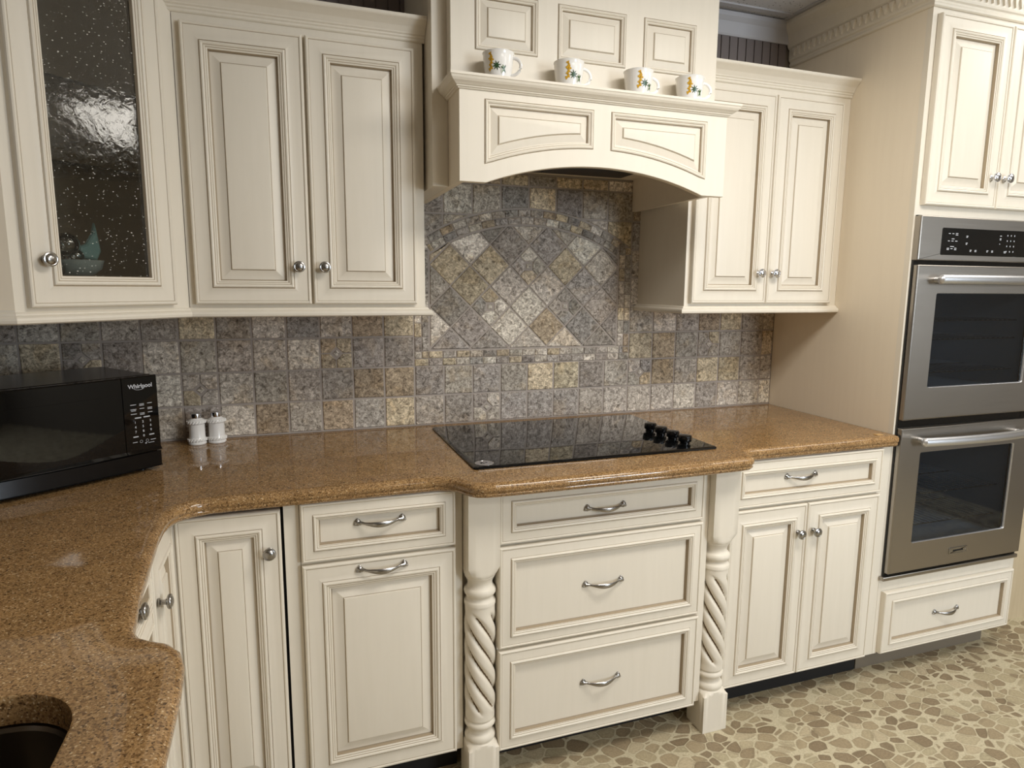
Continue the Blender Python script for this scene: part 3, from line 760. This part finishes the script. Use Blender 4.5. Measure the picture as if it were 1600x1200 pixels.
MUGS = [(.881, -28, 'leftmost'), (1.085, -6, 'second from left of the four'), (1.302, -2, 'third from left of the four'), (1.474, -14, 'rightmost')]
MLAB = ['white floral mug at the left end of the range hood shelf', 'white floral mug under the middle chimney panel, second from the left on the hood shelf',
        'white floral mug third from the left on the range hood shelf', 'white floral mug at the right end of the range hood shelf']
for i, (x, a, _) in enumerate(MUGS):
    o = mug if i == 0 else copy_tree(mug)
    o.location = (x, -.503, 1.9452); o.rotation_euler = (0, 0, R(a-6)); tag(o, MLAB[i], 'mug', 'floral mugs on the range hood shelf')

# ------------------------------------------------------------------ tall oven cabinet
TX0, TX1, TY = 2.2756, 2.968, -.612
troot = empty('tall_oven_cabinet', (2.62, -.3, 0)); tag(troot, 'tall cream cabinet housing the double oven with doors above and a drawer below', 'tall cabinet')
mb = MB(); mb.box(TX0, TX0+.004, TY+.0201, .003, .10, ZC, 'side'); mb.box(TX0+.0042, TX1-.0042, TY+.001, .0025, 1.66, ZC-.002, 'cream'); mb.box(TX0+.0042, TX1-.0042, TY+.001, .0025, .102, .39, 'cream')
mb.box(TX0, 2.294, TY, TY+.02, .10, ZC-.01, 'cream'); mb.box(2.948, TX1, TY, TY+.02, .10, ZC-.01, 'cream')
mb.box(TX1-.004, TX1, TY+.0201, .003, .10, ZC, 'side'); mb.box(TX0+.0045, TX1-.0045, -.03, .002, .391, 1.659, 'dark')
mb.box(2.294, 2.948, TY+.0002, TY+.0195, 1.647, 1.70, 'cream'); mb.box(2.294, 2.948, TY+.0002, TY+.0195, .34, .3878, 'cream')
mb.build('body', troot, world=True)
mb = MB(); mb.box(TX0+.002, TX1-.03, -.545, -.02, 0, .10, 'toe'); mb.build('toe_kick', troot, world=True)
for x0, x1, kx in ((2.297, 2.6185, 2.583), (2.6215, 2.943, 2.646)):
    d = door(troot, x0, x1, 1.680, 2.264, TY); wk(d, knob, kx, TY-.0198, 1.779, mat='chrome')
d = door(troot, 2.293, 2.949, .105, .338, TY, 'flat', 1.0, name='drawer'); wk(d, pull, 2.612, TY-.0078, .220)
TC = [(0, 2.283), (.004, 2.283), (.008, 2.286), (.009, 2.292), (.006, 2.297), (.007, 2.302), (.012, 2.306), (.0135, 2.312), (.0135, 2.347), (.018, 2.350), (.022, 2.355), (.026, 2.370), (.036, 2.392), (.052, 2.412), (.060, 2.420), (.063, 2.428), (.063, ZC-.001), (0, ZC-.001)]
mb = MB(); tp = [(TX0, .003), (TX0, TY), (TX1, TY), (TX1, -.46)]
sweep(mb, tp, TC, 'cream')
yy = -.02
while yy > TY-.012:
    for i_ in range(1): mb.add([(TX0-.0130, yy, 2.345), (TX0-.0130, yy-.019, 2.345), (TX0-.0130, yy-.0095, 2.316), (TX0-.022, yy, 2.346), (TX0-.022, yy-.019, 2.346), (TX0-.020, yy-.0095, 2.317)], [(0, 1, 2), (3, 5, 4), (0, 3, 4, 1), (1, 4, 5, 2), (2, 5, 3, 0)], 'cream')
    yy -= .026
xx = TX0-.012
while xx < TX1:
    mb.add([(xx, TY-.0130, 2.345), (xx+.019, TY-.0130, 2.345), (xx+.0095, TY-.0130, 2.316), (xx, TY-.022, 2.346), (xx+.019, TY-.022, 2.346), (xx+.0095, TY-.020, 2.317)], [(0, 2, 1), (3, 4, 5), (0, 1, 4, 3), (1, 2, 5, 4), (2, 0, 3, 5)], 'cream'); xx += .026
mb.build('crown_molding', troot, world=True)

# double oven
oroot = empty('double_wall_oven', (2.62, -.62, .39)); tag(oroot, 'stainless steel double wall oven with black touch display and two glass doors', 'oven')
ox0, ox1, oy = 2.286, 2.952, -.636
mb = MB()
mb.box(2.2945, 2.2985, -.6120, -.04, .392, 1.64, 'black'); mb.box(2.943, 2.947, -.6120, -.04, .392, 1.64, 'black')
mb.box(2.2990, 2.9425, -.6120, -.04, .392, .396, 'black'); mb.box(2.2990, 2.9425, -.6120, -.04, 1.636, 1.64, 'black'); mb.box(2.2990, 2.9425, -.6120, -.04, .945, .955, 'black')
mb.box(2.2835, 2.345, -.6195, -.6125, .400, 1.648, 'black'); mb.box(2.890, 2.955, -.6195, -.6125, .400, 1.648, 'black')
for z0, z1 in ((.400, .470), (.890, 1.020), (1.440, 1.648)): mb.box(2.3455, 2.8895, -.6190, -.6130, z0, z1, 'black')
mb.build('chassis', oroot, world=True)
def rrect(x0, x1, z0, z1, r, n=5):
    p = []
    for cx, cz, a0 in ((x1-r, z0+r, -90), (x1-r, z1-r, 0), (x0+r, z1-r, 90), (x0+r, z0+r, 180)):
        for i in range(n+1): a = R(a0+90*i/n); p.append((cx+r*math.cos(a), cz+r*math.sin(a)))
    return p
mb = MB(); rings(mb, rrect(ox0-.003, ox1+.003, 1.502, 1.646, .003), -.6125, [(0, 0), (0, .019), (.001, .022), (.004, .0235)], 'steel'); mb.build('control_panel', oroot, world=True)
cp_ = mb
mb = MB(); rings(mb, rrect(2.379, 2.952-.005, 1.521, 1.610, .004), -.636, [(0, 0), (.0008, .0008), (.002, .001)], 'blackglass'); disp = mb.build('display', oroot, world=True)
mb = MB(); rm = random.Random(4)
def mark(x, z, w, h=.0022, y=-.6373, mat='print'): mb.add([(x, y, z), (x+w, y, z), (x+w, y, z+h), (x, y, z+h)], [(0, 1, 2, 3)], mat)
for x, z, w in ((2.408, 1.590, .009), (2.424, 1.590, .009), (2.440, 1.591, .011), (2.440, 1.586, .011), (2.407, 1.566, .009), (2.423, 1.566, .010), (2.440, 1.566, .011), (2.423, 1.573, .013),
                (2.405, 1.542, .011), (2.405, 1.538, .011), (2.422, 1.541, .010), (2.439, 1.543, .010), (2.439, 1.538, .010), (2.420, 1.548, .017), (2.490, 1.584, .009), (2.490, 1.580, .007), (2.490, 1.561, .009), (2.490, 1.557, .007),
                (2.512, 1.538, .009), (2.512, 1.534, .007), (2.535, 1.538, .009), (2.535, 1.534, .009), (2.592, 1.538, .009), (2.592, 1.534, .006), (2.615, 1.538, .009), (2.615, 1.534, .009),
                (2.650, 1.589, .009), (2.650, 1.580, .008), (2.650, 1.576, .008), (2.650, 1.562, .005), (2.676, 1.537, .011), (2.676, 1.533, .011)): mark(x, z, w)
for r_ in range(4):
    for c_ in range(3): mark(2.686+.017*c_, 1.590-.018*r_, .0035, .005)
allm = mb
for xa, xb in ((2.40, 2.47), (2.48, 2.505), (2.505, 2.56), (2.58, 2.63), (2.64, 2.67), (2.67, 2.76)):
    mb = MB()
    for f_ in allm.f:
        q = [allm.v[i] for i in f_]
        if xa <= q[0][0] < xb: mb.add(q, [(0, 1, 2, 3)], 'print')
    mb.build('key_markings', disp, world=True, smooth=False)
def oven_door(z0, z1, wz0, wz1, hz, badge):
    mbd = MB(); bmv = bmesh.new()
    o_ = rrect(ox0, ox1, z0, z1, .004); w_ = rrect(2.381, 2.851, wz0, wz1, .008)
    of = offset_poly(o_, .005)
    lps = [[bmv.verts.new((x, oy-.0005, z)) for x, z in of], [bmv.verts.new((x, oy-.0005, z)) for x, z in w_]]
    es = [bmv.edges.new((l[i-1], l[i])) for l in lps for i in range(len(l))]
    bmesh.ops.triangle_fill(bmv, use_beauty=True, edges=es); bmv.verts.ensure_lookup_table()
    mbd.add([tuple(v.co) for v in bmv.verts], [[v.index for v in f.verts] for f in bmv.faces], 'steel'); bmv.free()
    rings(mbd, o_, -.6190, [(0, 0), (0, .013), (.0012, .0158), (.003, .0172), (.005, .0175)], 'steel', cap=False)
    rings(mbd, w_, oy-.0005, [(0, 0), (.0012, -.0015), (.0022, -.005), (.0026, -.008)], 'handle', cap=False)
    d = mbd.build('oven_door', oroot, world=True)
    mbw = MB(); rings(mbw, w_, oy, [(.0026, -.0055), (.003, -.0055)], 'ovenglass'); w = mbw.build('window', d, world=True)
    mbh = MB(); pts = []; rad = []
    n_ = 24
    for i in range(n_+1):
        u = -math.cos(math.pi*i/n_); pts.append((2.6105+u*.267, oy-.034-.020*(1-u*u), hz)); e = max(0, 1-abs(u)); rr = .0160*min(1, (e/.035+.12)**.5); rad.append((rr*.85, rr))
    mbh.tube(pts, rad, 'handle', 16)
    for sx in (-1, 1): mbh.tube([(2.6105+sx*.238, oy, hz), (2.6105+sx*.238, oy-.036, hz)], [.010, .009], 'handle', 12)
    mbh.build('door_handle', d, world=True)
    # cavity and racks
    mbc = MB(); x0, x1, zz0, zz1 = 2.370, 2.862, wz0-.02, wz1+.02
    mbc.add([(x0, -.612, zz0), (x1, -.612, zz0), (x1, -.612, zz1), (x0, -.612, zz1), (x0, -.20, zz0), (x1, -.20, zz0), (x1, -.20, zz1), (x0, -.20, zz1)],
            [(0, 1, 5, 4), (1, 2, 6, 5), (2, 3, 7, 6), (3, 0, 4, 7), (4, 5, 6, 7)], 'ovencav')
    mbc.build('oven_cavity', oroot, world=True)
    for k_, z in enumerate((wz0+.045, wz0+.16, wz0+.225)[:3 if badge is None else 2]):
        mbr = MB()
        for y in (-.59, -.40, -.22): mbr.tube([(x0+.01, y, z), (x1-.01, y, z)], .0022, 'nickel', 6)
        for q in range(19): xx_ = x0+.02+(x1-x0-.04)*q/18; mbr.tube([(xx_, -.595, z+.003), (xx_, -.215, z+.003)], .0013, 'nickel', 5)
        mbr.build('oven_rack', oroot, world=True)
    if badge:
        bx, bz = badge
        mbb = MB(); rings(mbb, rrect(bx-.046, bx+.046, bz-.0125, bz+.0125, .002), oy-.0005, [(0, 0), (.0004, .0022), (.0015, .003), (.0035, .003), (.0042, .0018)], 'nickel')
        for sx in (-1, 1): mbb.lathe([(.002, 0), (.0018, .001), (.0001, .0014)], 'chrome', (bx+sx*.038, oy-.0023, bz), '-Y', 10)
        b_ = mbb.build('badge', d, world=True)
        global mb
        mb = MB()
        xx_ = bx-.026
        for wq in (.0045, .0018, .003, .0042, .0036, .004, .0045, .0042, .0018, .0038):
            mark(xx_, bz-.003, wq, .006, oy-.0030, 'dark'); xx_ += wq+.0016
        mb.build('badge_lettering', b_, world=True, smooth=False)
oven_door(.964, 1.488, 1.074, 1.396, 1.440, None)
oven_door(.411, .936, .516, .848, .893, (2.618, .462))
mb = MB(); mb.box(2.272, 2.955, -.632, -.6125, .385, .400, 'steel', .003); mb.build('lower_trim', oroot, world=True)

# ------------------------------------------------------------------ base cabinets
BY = -.612
def base_body(root, x0, x1, fy=BY, z0=.10, mat='cream', toe=True):
    mb = MB(); mb.box(x0, x1, fy, .003-.001, z0, .8735, mat); mb.build('body', root, world=True)
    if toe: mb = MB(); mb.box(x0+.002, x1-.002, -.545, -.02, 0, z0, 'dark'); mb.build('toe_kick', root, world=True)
# corner lazy susan
root = empty('corner_base_cabinet', (.05, -.35, 0)); tag(root, 'cream corner base cabinet with two narrow folding doors in the counter angle', 'base cabinet')
mb = MB(); mb.box(XL+.002, .294, -.600, .002, .10, .8735, 'dark'); mb.box(XL+.002, .0300, -.876, -.602, .10, .8735, 'dark'); mb.box(.2935, .3295, BY, -.02, .10, .8735, 'cream')  # near-black boxes paint in the shade seen through the door gaps
mb.box(.0325, .0530, -.627, -.6005, .108, .8735, 'cream')
mb.build('body', root, world=True)
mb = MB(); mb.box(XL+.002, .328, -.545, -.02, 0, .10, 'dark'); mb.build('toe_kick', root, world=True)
d = door(root, .053, .2865, .108, .8650, BY, 'raised', .98); wk(d, knob, .2585, BY-.0198, .763)
lroot = empty('folding_leaf', (.0255, -.876, 0), 0)
# second leaf faces +X
def door_x(parentroot, ang_root, *a, **k): pass
mb = MB(); Tm = Matrix.Translation((.0310, 0, 0)) @ Matrix.Rotation(R(90), 4, 'Z'); 
bpy.data.objects.remove(lroot)
def leaf(root, y0, y1, z0, z1, kind, s, kn, name='door'):
    P = scaled(DOORP if kind == 'raised' else DRAWP, s); r = rect(y0, y1, z0, z1)
    mb = MB(); mb.X = Tm; rings(mb, r, 0, P, cap=False); d = mb.build(name, root, world=True)
    mb = MB(); mb.X = Tm
    if kind == 'raised': rings(mb, r, 0, scaled(PANELP, s)); mb.build('raised_panel', d, world=True)
    else: i = P[-1][0]; rings(mb, r, 0, [(i, .0078), (i+.001, .0074, G), (i+.0020, .0074, G), (i+.0025, .0074)]); mb.build('flat_panel', d, world=True)
    mb = MB(); mb.X = Tm @ Matrix.Translation((kn[0], -.0198 if kind == 'raised' else -.0074, kn[1]))
    mb.lathe([(.0095, 0), (.0095, .002), (.008, .0035), (.0055, .005), (.005, .011), (.0065, .014), (.013, .0165), (.0155, .019), (.0158, .0215), (.0148, .0235), (.0125, .0243), (.0115, .0240), (.0095, .0262), (.005, .0275), (0.0001, .028)], 'nickel', (0, 0, 0), '-Y', 28)
    mb.build('knob', d, world=True)
    return d
leaf(root, -.868, -.6330, .108, .8705, 'raised', .98, (-.838, .763))
# drawer base on the left run
root = empty('drawer_base_cabinet', (-.25, -1.07, 0)); tag(root, 'cream drawer base with knobs under the left counter before the sink', 'base cabinet')
mb = MB(); mb.box(XL+.002, .0310, -1.262, -.878, .10, .8735, 'cream'); mb.build('body', root, world=True)
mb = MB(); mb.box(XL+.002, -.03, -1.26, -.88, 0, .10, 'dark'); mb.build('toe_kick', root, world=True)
for z0, z1 in ((.7800, .8685), (.6750, .7740), (.3950, .6690), (.108, .3890)): leaf(root, -1.252, -.884, z0, z1, 'flat', .62, (-1.000, (z0+z1)/2), 'drawer')
root = empty('sink_base_cabinet', (-.2, -1.8, 0)); tag(root, 'cream sink base cabinet bumped forward under the sink counter', 'base cabinet')
mb = MB(); mb.box(XL+.002, .115, -2.30, -1.2665, .10, .66, 'cream'); mb.box(.095, .115, -2.30, -1.2665, .66, .8735, 'cream'); mb.box(XL+.002, .095, -1.30, -1.2665, .66, .8735, 'cream'); mb.build('body', root, world=True)
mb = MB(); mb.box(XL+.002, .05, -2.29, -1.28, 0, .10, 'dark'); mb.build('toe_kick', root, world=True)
Tm = Matrix.Translation((.115, 0, 0)) @ Matrix.Rotation(R(90), 4, 'Z')
leaf(root, -1.765, -1.285, .108, .8705, 'raised', 1, (-1.73, .76)); leaf(root, -2.28, -1.772, .108, .8705, 'raised', 1, (-1.81, .76))
# left of cooktop
root = empty('base_cabinet', (.53, -.3, 0)); tag(root, 'cream base cabinet with one drawer over a pull-out door left of the cooktop', 'base cabinet')
base_body(root, .3305, .7480)
d = door(root, .3322, .7266, .7193, .8725, BY, 'flat', .92, name='drawer'); wk(d, pull, .528, BY-.0078, .808)
d = door(root, .3322, .7266, .108, .7112, BY, 'raised', 1.06); wk(d, pull, .529, BY-.0195, .6865)
# cooktop drawers
root = empty('drawer_base_cabinet', (1.165, -.32, 0)); tag(root, 'cream three-drawer base cabinet directly below the cooktop', 'base cabinet')
mb = MB(); mb.box(.750, 1.6065, -.580, .002, .0995, .8735, 'cream'); mb.box(.8385, 1.5175, -.6415, -.580, .0995, .8735, 'cream'); mb.build('body', root, world=True)
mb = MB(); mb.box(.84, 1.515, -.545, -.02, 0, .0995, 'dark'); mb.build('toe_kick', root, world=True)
for z0, z1, hz in ((.7145, .8690, .7885), (.4105, .7065, .560), (.0995, .4025, .2535)):
    d = door(root, .8395, 1.4890, z0, z1, -.6420, 'flat', 1.02, name='drawer'); wk(d, pull, 1.160, -.6420-.0078, hz)
# right of cooktop
root = empty('base_cabinet', (1.94, -.3, 0)); tag(root, 'cream base cabinet with one drawer over two doors right of the cooktop', 'base cabinet')
base_body(root, 1.6075, 2.2745)
d = door(root, 1.6100, 2.2235, .7193, .8725, BY, 'flat', 1.0, name='drawer'); wk(d, pull, 1.884, BY-.0078, .806)
d = door(root, 1.6100, 1.9122, .108, .7112, BY); wk(d, knob, 1.8765, BY-.0198, .6150)
d = door(root, 1.9152, 2.2235, .108, .7112, BY); wk(d, knob, 1.9410, BY-.0198, .6150)

# ------------------------------------------------------------------ turned posts
RP = [(.1235, .0640), (.1300, .0500), (.1350, .0440), (.1375, .0405), (.1400, .0400), (.1440, .0425), (.1490, .0438), (.1545, .0425), (.1590, .0400), (.1605, .0375), (.1640, .0350), (.1720, .0342), (.1790, .0365), (.1805, .0395), (.1850, .0430), (.1900, .0442), (.1950, .0430), (.1985, .0400), (.2000, .0385), (.2040, .0400), (.2060, .0418)]
TW0, TW1 = .2060, .5440
RT = [(.5440, .0418), (.5450, .0436), (.5540, .0436), (.5570, .0420), (.5590, .0385), (.5650, .0370), (.5700, .0375), (.5720, .0400), (.5770, .0432), (.5830, .0445), (.5890, .0432), (.5930, .0400), (.5950, .0370), (.6010, .0345), (.6090, .0345), (.6170, .0375), (.6230, .0405), (.6250, .0420), (.6290, .0425), (.6320, .0450), (.6400, .0500), (.6600, .0640)]
def post(cx, label):
    root = empty('turned_post', (cx, -.626, 0)); tag(root, label, 'post', 'rope-twist posts flanking the cooktop drawers')
    n = 176; hw = .0440
    def sq(a):
        c, s_ = abs(math.cos(a)), abs(math.sin(a)); return hw/max(c, s_)
    def loops(prof, tw=False):
        out_ = []
        for z, r in prof:
            l = []
            for j in range(n):
                a = 2*math.pi*j/n+math.pi/n*0
                rr = min(sq(a), r)
                if tw:
                    e = max(0, min(1, (z-TW0-.012)/.035))*max(0, min(1, (TW1-.012-z)/.035)); e = e*e*(3-2*e)
                    ph = 5*(a/(2*math.pi))+5*z/.335
                    sv = abs(math.sin(math.pi*ph)); rr = r-e*.0125*(1-sv)**2.0+e*.0016*sv
                l.append((rr*math.cos(a), rr*math.sin(a), z))
            out_.append(l)
        return out_
    mb = MB(); mb.loft(loops([(0.0005, 1), (.1235, 1)]+RP[1:6]+[(.152, .0300)]), 'cream', True, True); mb.build('foot_block', root, angle=40)
    mb = MB(); pr = RP[5:]+[(TW0+(TW1-TW0)*i/150, .0418) for i in range(1, 150)]+RT[:-4]
    n1 = len(RP[5:])
    lp = loops(RP[5:])+loops([(TW0+(TW1-TW0)*i/150, .0418) for i in range(1, 150)], True)+loops(RT[:-3])
    mb.loft(lp, 'cream', True, True); kg = mb.mi('groove')
    for fi_, f_ in enumerate(mb.f):
        if len(f_) != 4: continue
        cxx, cyy, czz = [sum(mb.v[q][k_] for q in f_)/4 for k_ in range(3)]
        e_ = max(0, min(1, (czz-TW0-.020)/.02))*max(0, min(1, (TW1-.020-czz)/.02))
        if e_ > .5 and abs(math.sin(math.pi*(5*(math.atan2(cyy, cxx)/(2*math.pi))+5*czz/.335))) < .20: mb.m[fi_] = kg
    mb.build('twisted_shaft', root, angle=60)
    mb = MB(); mb.loft(loops([(.627, .030), (.629, .0424)]+RT[-3:]+[(.8735, 1)]), 'cream', True, True); mb.build('top_block', root, angle=40)
post(.7942, 'cream rope-twist turned post left of the cooktop drawers')
post(1.5625, 'cream rope-twist turned post right of the cooktop drawers')

# ------------------------------------------------------------------ cooktop
root = empty('cooktop', (1.175, -.33, .915)); tag(root, 'black glass electric cooktop with four knobs set in the counter', 'cooktop')
mb = MB()
def plan(x0, x1, y0, y1, r, z):
    return [(x, y, z) for x, y in rrect(x0, x1, y0, y1, r)]
mb.loft([plan(.785, 1.566, -.606, -.062, .012, .9143), plan(.784, 1.567, -.607, -.061, .012, .9165), plan(.785, 1.566, -.606, -.062, .012, .9200), plan(.791, 1.560, -.600, -.068, .010, .9218)], 'blackglass', True, True)
mb.build('glass_top', root, world=True)
for x, y in ((1.486, -.340), (1.489, -.403), (1.492, -.470), (1.494, -.535)):
    mb = MB(); mb.lathe([(.0150, 0), (.0150, .003), (.0130, .004), (.0130, .0055), (.0195, .0065), (.0205, .009), (.0205, .0225), (.0195, .0250), (.0170, .0258), (.0001, .0260)], 'black', (x, y, .9218), 'Z', 32)
    mb.box(x-.003, x+.003, y-.0205, y-.0100, .9478-.012, .9486, 'black')
    mb.build('control_knob', root, world=True)
mb = MB(); mb.lathe([(.0265, 0), (.0265, .0008), (.024, .0012), (.0235, .0006), (.022, .0006), (.0215, .0011), (.0001, .0011)], 'chrome', (.823, -.572, .9218), 'Z', 40)
for x0, x1, y0, y1 in ((.812, .816, -.577, -.567), (.816, .820, -.567, -.565), (.818, .822, -.578, -.573), (.826, .832, -.571, -.568)): mb.box(x0, x1, y0, y1, .9228, .9234, 'dark')
plabel(mb.build('badge', root, world=True), 'round silver badge at the front left corner')

# ------------------------------------------------------------------ shakers
def shaker(x, y, label):
    r = empty('shaker', (x, y, .9142)); tag(r, label, 'shaker', 'white shakers beside the microwave')
    mb = MB(); pr = [(.0001, 0), (.0245, 0), (.0262, .002), (.0262, .006), (.0240, .0085), (.0262, .011), (.0270, .0145), (.0262, .018), (.0238, .0205), (.0232, .024), (.0232, .062), (.0240, .0645), (.0266, .067), (.0272, .0705), (.0260, .074), (.0225, .0765), (.0190, .079), (.0165, .081), (.0150, .0825)]
    mb.lathe(pr, 'white', n=36)
    for k in range(20):      # rope beads on the two collars
        a = 2*math.pi*k/20
        for h in (.0145, .0705): mb.tube([(.0268*math.cos(a), .0268*math.sin(a), h-.0035), (.0268*math.cos(a+.14), .0268*math.sin(a+.14), h+.0035)], .0018, 'white', 6)
    mb.build('shaker_body', r)
    mb = MB(); mb.lathe([(.0152, .0825), (.0156, .084), (.0156, .093), (.0145, .0965), (.0100, .0990), (.0001, .1000)], 'chrome', n=32); mb.build('metal_cap', r)
shaker(.043, -.058, 'white ceramic shaker with metal cap nearer the microwave'); shaker(.0985, -.050, 'white ceramic shaker with metal cap farther from the microwave')

# ------------------------------------------------------------------ microwave
AM = R(37); mroot = empty('microwave', (-.012, -.328, .9142), AM); tag(mroot, 'black countertop microwave turned diagonally in the corner under the glass-door cabinet', 'microwave')
W, D, H = .448, .290, .256   # local x from -W..0, y back +
mb = MB(); mb.box(-W+.004, -.003, .012, D, .012, H, 'black', .006); mb.build('case', mroot)
mb = MB()
def bulge(x): u = (x+W/2)/(W/2); return -.010*(1-u*u)
def front_strip(x0, x1, prof, mat, n=14):
    loops = []
    for i in range(n+1):
        x = x0+(x1-x0)*i/n; loops.append([(x, .0125, prof[0][1])]+[(x, bulge(x)-o+.002, z) for o, z in prof]+[(x, .0125, prof[-1][1])])
    mb.loft(loops, mat, True, True)
front_strip(-W, -.092, [(-.003, .052), (.004, .0535), (.006, .056), (.002, .060), (0, .062), (0, H-.004), (-.003, H-.001)], 'blackglass')
md = mb.build('door', mroot)
mb = MB()
for i in range(14):
    x0 = -W+.045+(.26)*i/14; x1 = -W+.045+(.26)*(i+1)/14
    mb.add([(x0, bulge(x0)+.0012, .080), (x1, bulge(x1)+.0012, .080), (x1, bulge(x1)+.0012, H-.045), (x0, bulge(x0)+.0012, H-.045)], [(0, 1, 2, 3)], 'blackglass')
mb.build('window', md)
mb = MB(); front_strip(-.090, 0, [(-.003, .052), (.004, .0535), (.006, .056), (.002, .060), (0, .062), (0, H-.004), (-.003, H-.001)], 'blackglass', 5); mp_ = mb.build('control_panel', mroot)
mb = MB(); front_strip(-W, 0, [(.004, .010), (.0, .012), (.0, .050)], 'black'); mb.build('lower_trim', mroot)
for x in (-W+.04, -.04):
    for y in (.03, D-.03): mb = MB(); mb.lathe([(.010, 0), (.010, .013)], 'black', (x, y, 0.0002), 'Z', 14); mb.build('foot', mroot)
def text_mesh(mb, s_, size, x, z, mat, y=0.0, bold=False, align='CENTER', yf=None):
    cu = bpy.data.curves.new('t', 'FONT'); cu.body = s_; cu.size = size; cu.align_x = align; cu.align_y = 'CENTER'
    if bold: cu.offset = size*.02
    ob = bpy.data.objects.new('t', cu); COL.objects.link(ob)
    dg = bpy.context.evaluated_depsgraph_get(); dg.update()
    me = bpy.data.meshes.new_from_object(ob.evaluated_get(dg))
    vs = [(x+v.co.x, (yf(x+v.co.x) if yf else y), z+v.co.y) for v in me.vertices]; fs = [tuple(p.vertices) for p in me.polygons]
    mb.add(vs, fs, mat)
    bpy.data.objects.remove(ob); bpy.data.curves.remove(cu); bpy.data.meshes.remove(me)
yf = lambda x: bulge(x)+.0012
mb = MB(); text_mesh(mb, 'Whirlpool', .0150, -.044, H-.026, 'print', bold=True, yf=yf)
pts = [(-.052+.0135*math.cos(R(a))*1.1+.004, yf(-.05), H-.028+.0075*math.sin(R(a))) for a in range(190, 361, 10)]
mb.tube(pts, .0005, 'print', 5)
mb.build('logo', mp_, smooth=False)
mb = MB()
def mk(x, z, w, h=.0016): mb.add([(x-w/2, yf(x), z), (x+w/2, yf(x), z), (x+w/2, yf(x), z+h), (x-w/2, yf(x), z+h)], [(0, 1, 2, 3)], 'print')
for r_, z in enumerate((.182, .170, .158)):
    for c_, x in enumerate((-.066, -.044, -.023)): mk(x, z, .015 if c_ == 0 else .012); (mk(x, z-.0035, .012) if (r_+c_) % 2 else None)
mk(-.056, .146, .016, .003); mk(-.033, .146, .016, .003)
num = 1
for r_ in range(3):
    for c_ in range(3): text_mesh(mb, str(num), .0085, -.064+.020*c_, .136-.0125*r_, 'print', yf=yf, bold=True); num += 1
text_mesh(mb, '0', .0085, -.044, .0985, 'print', yf=yf, bold=True)
mk(-.065, .097, .013, .003); mk(-.023, .097, .013, .003); mk(-.068, .0835, .012); mk(-.020, .0835, .013); mk(-.040, .0760, .004, .003); mk(-.026, .0765, .016, .0012)
for cx, cz in ((-.052, .0840), (-.036, .0840)):
    l = [(cx+.0035*math.cos(2*math.pi*j/14), yf(cx)-.0001, cz+.0035*math.sin(2*math.pi*j/14)) for j in range(15)]; mb.tube(l, .0004, 'print', 5)
mb.build('keypad_marks', mp_, smooth=False)

# ------------------------------------------------------------------ ceiling lights and sources
def area(name, loc, rot, sx, sy, power, col):
    l = bpy.data.lights.new(name, 'AREA'); l.shape = 'RECTANGLE'; l.size = sx; l.size_y = sy; l.energy = power; l.color = col
    o = bpy.data.objects.new(name, l); COL.objects.link(o); o.location = loc; o.rotation_euler = rot; return o
WARM = (1.0, .95, .875)
LIGHTS = [(1.60, -1.595, 34), (3.24, -.985, 10), (1.60, -3.425, 17), (3.24, -3.425, 14)]  # last two are unseen fill lamps added to balance the room light
LN = ['fluorescent ceiling light in front of the range hood', 'fluorescent ceiling light to the right of the oven cabinet', 'added unseen fill light on the ceiling at the rear left of the room', 'added unseen fill light on the ceiling at the rear right of the room']
for i, (x, y, pw) in enumerate(LIGHTS):
    r = empty('ceiling_light', (x, y, ZC)); tag(r, LN[i], 'ceiling light')
    mb = MB()
    for a, b, c, d in ((-.61, .61, -.305, -.28), (-.61, .61, .28, .305), (-.61, -.585, -.28, .28), (.585, .61, -.28, .28)): mb.box(a, b, c, d, -.012, 0.004, 'trimwhite')
    mb.build('light_frame', r)
    area('fluorescent', (x, y, ZC-.006), (0, 0, 0), 1.17, .56, pw, WARM)
area('window_daylight', ((WX0+WX1)/2, YF-.07, (WZ0+WZ1)/2), (R(90), 0, 0), WX1-WX0, WZ1-WZ0, 120, (.80, .90, 1.0))

w = bpy.data.worlds.new('world'); sc.world = w; w.use_nodes = True
w.node_tree.nodes['Background'].inputs[0].default_value = (.6, .75, 1, 1); w.node_tree.nodes['Background'].inputs[1].default_value = .3

# ------------------------------------------------------------------ camera
yaw, pit, rol, f = .33292, -.14828, .00711, 1014.76787
fw = Vector((math.sin(yaw)*math.cos(pit), math.cos(yaw)*math.cos(pit), math.sin(pit)))
r0 = Vector((math.cos(yaw), -math.sin(yaw), 0)); u0 = r0.cross(fw)
rv = r0*math.cos(rol)+u0*math.sin(rol); uv = -r0*math.sin(rol)+u0*math.cos(rol)
cam = bpy.data.cameras.new('camera'); co = bpy.data.objects.new('camera', cam); COL.objects.link(co)
mm = Matrix((rv, uv, -fw)).transposed().to_4x4(); mm.translation = (.32259, -2.24828, 1.40546); co.matrix_world = mm
cam.sensor_fit = 'HORIZONTAL'; cam.sensor_width = 36; cam.lens = 36*f/1600; cam.clip_start = .02
sc.camera = co
sc.view_settings.view_transform = 'Standard'; sc.view_settings.look = 'None'; sc.view_settings.gamma = 1; sc.view_settings.use_curve_mapping = False
sc.view_settings.exposure = -0.06
sc.cycles.use_denoising = True
sc.cycles.max_bounces = 10; sc.cycles.diffuse_bounces = 5; sc.cycles.glossy_bounces = 5; sc.cycles.transparent_max_bounces = 12; sc.cycles.sample_clamp_indirect = 6
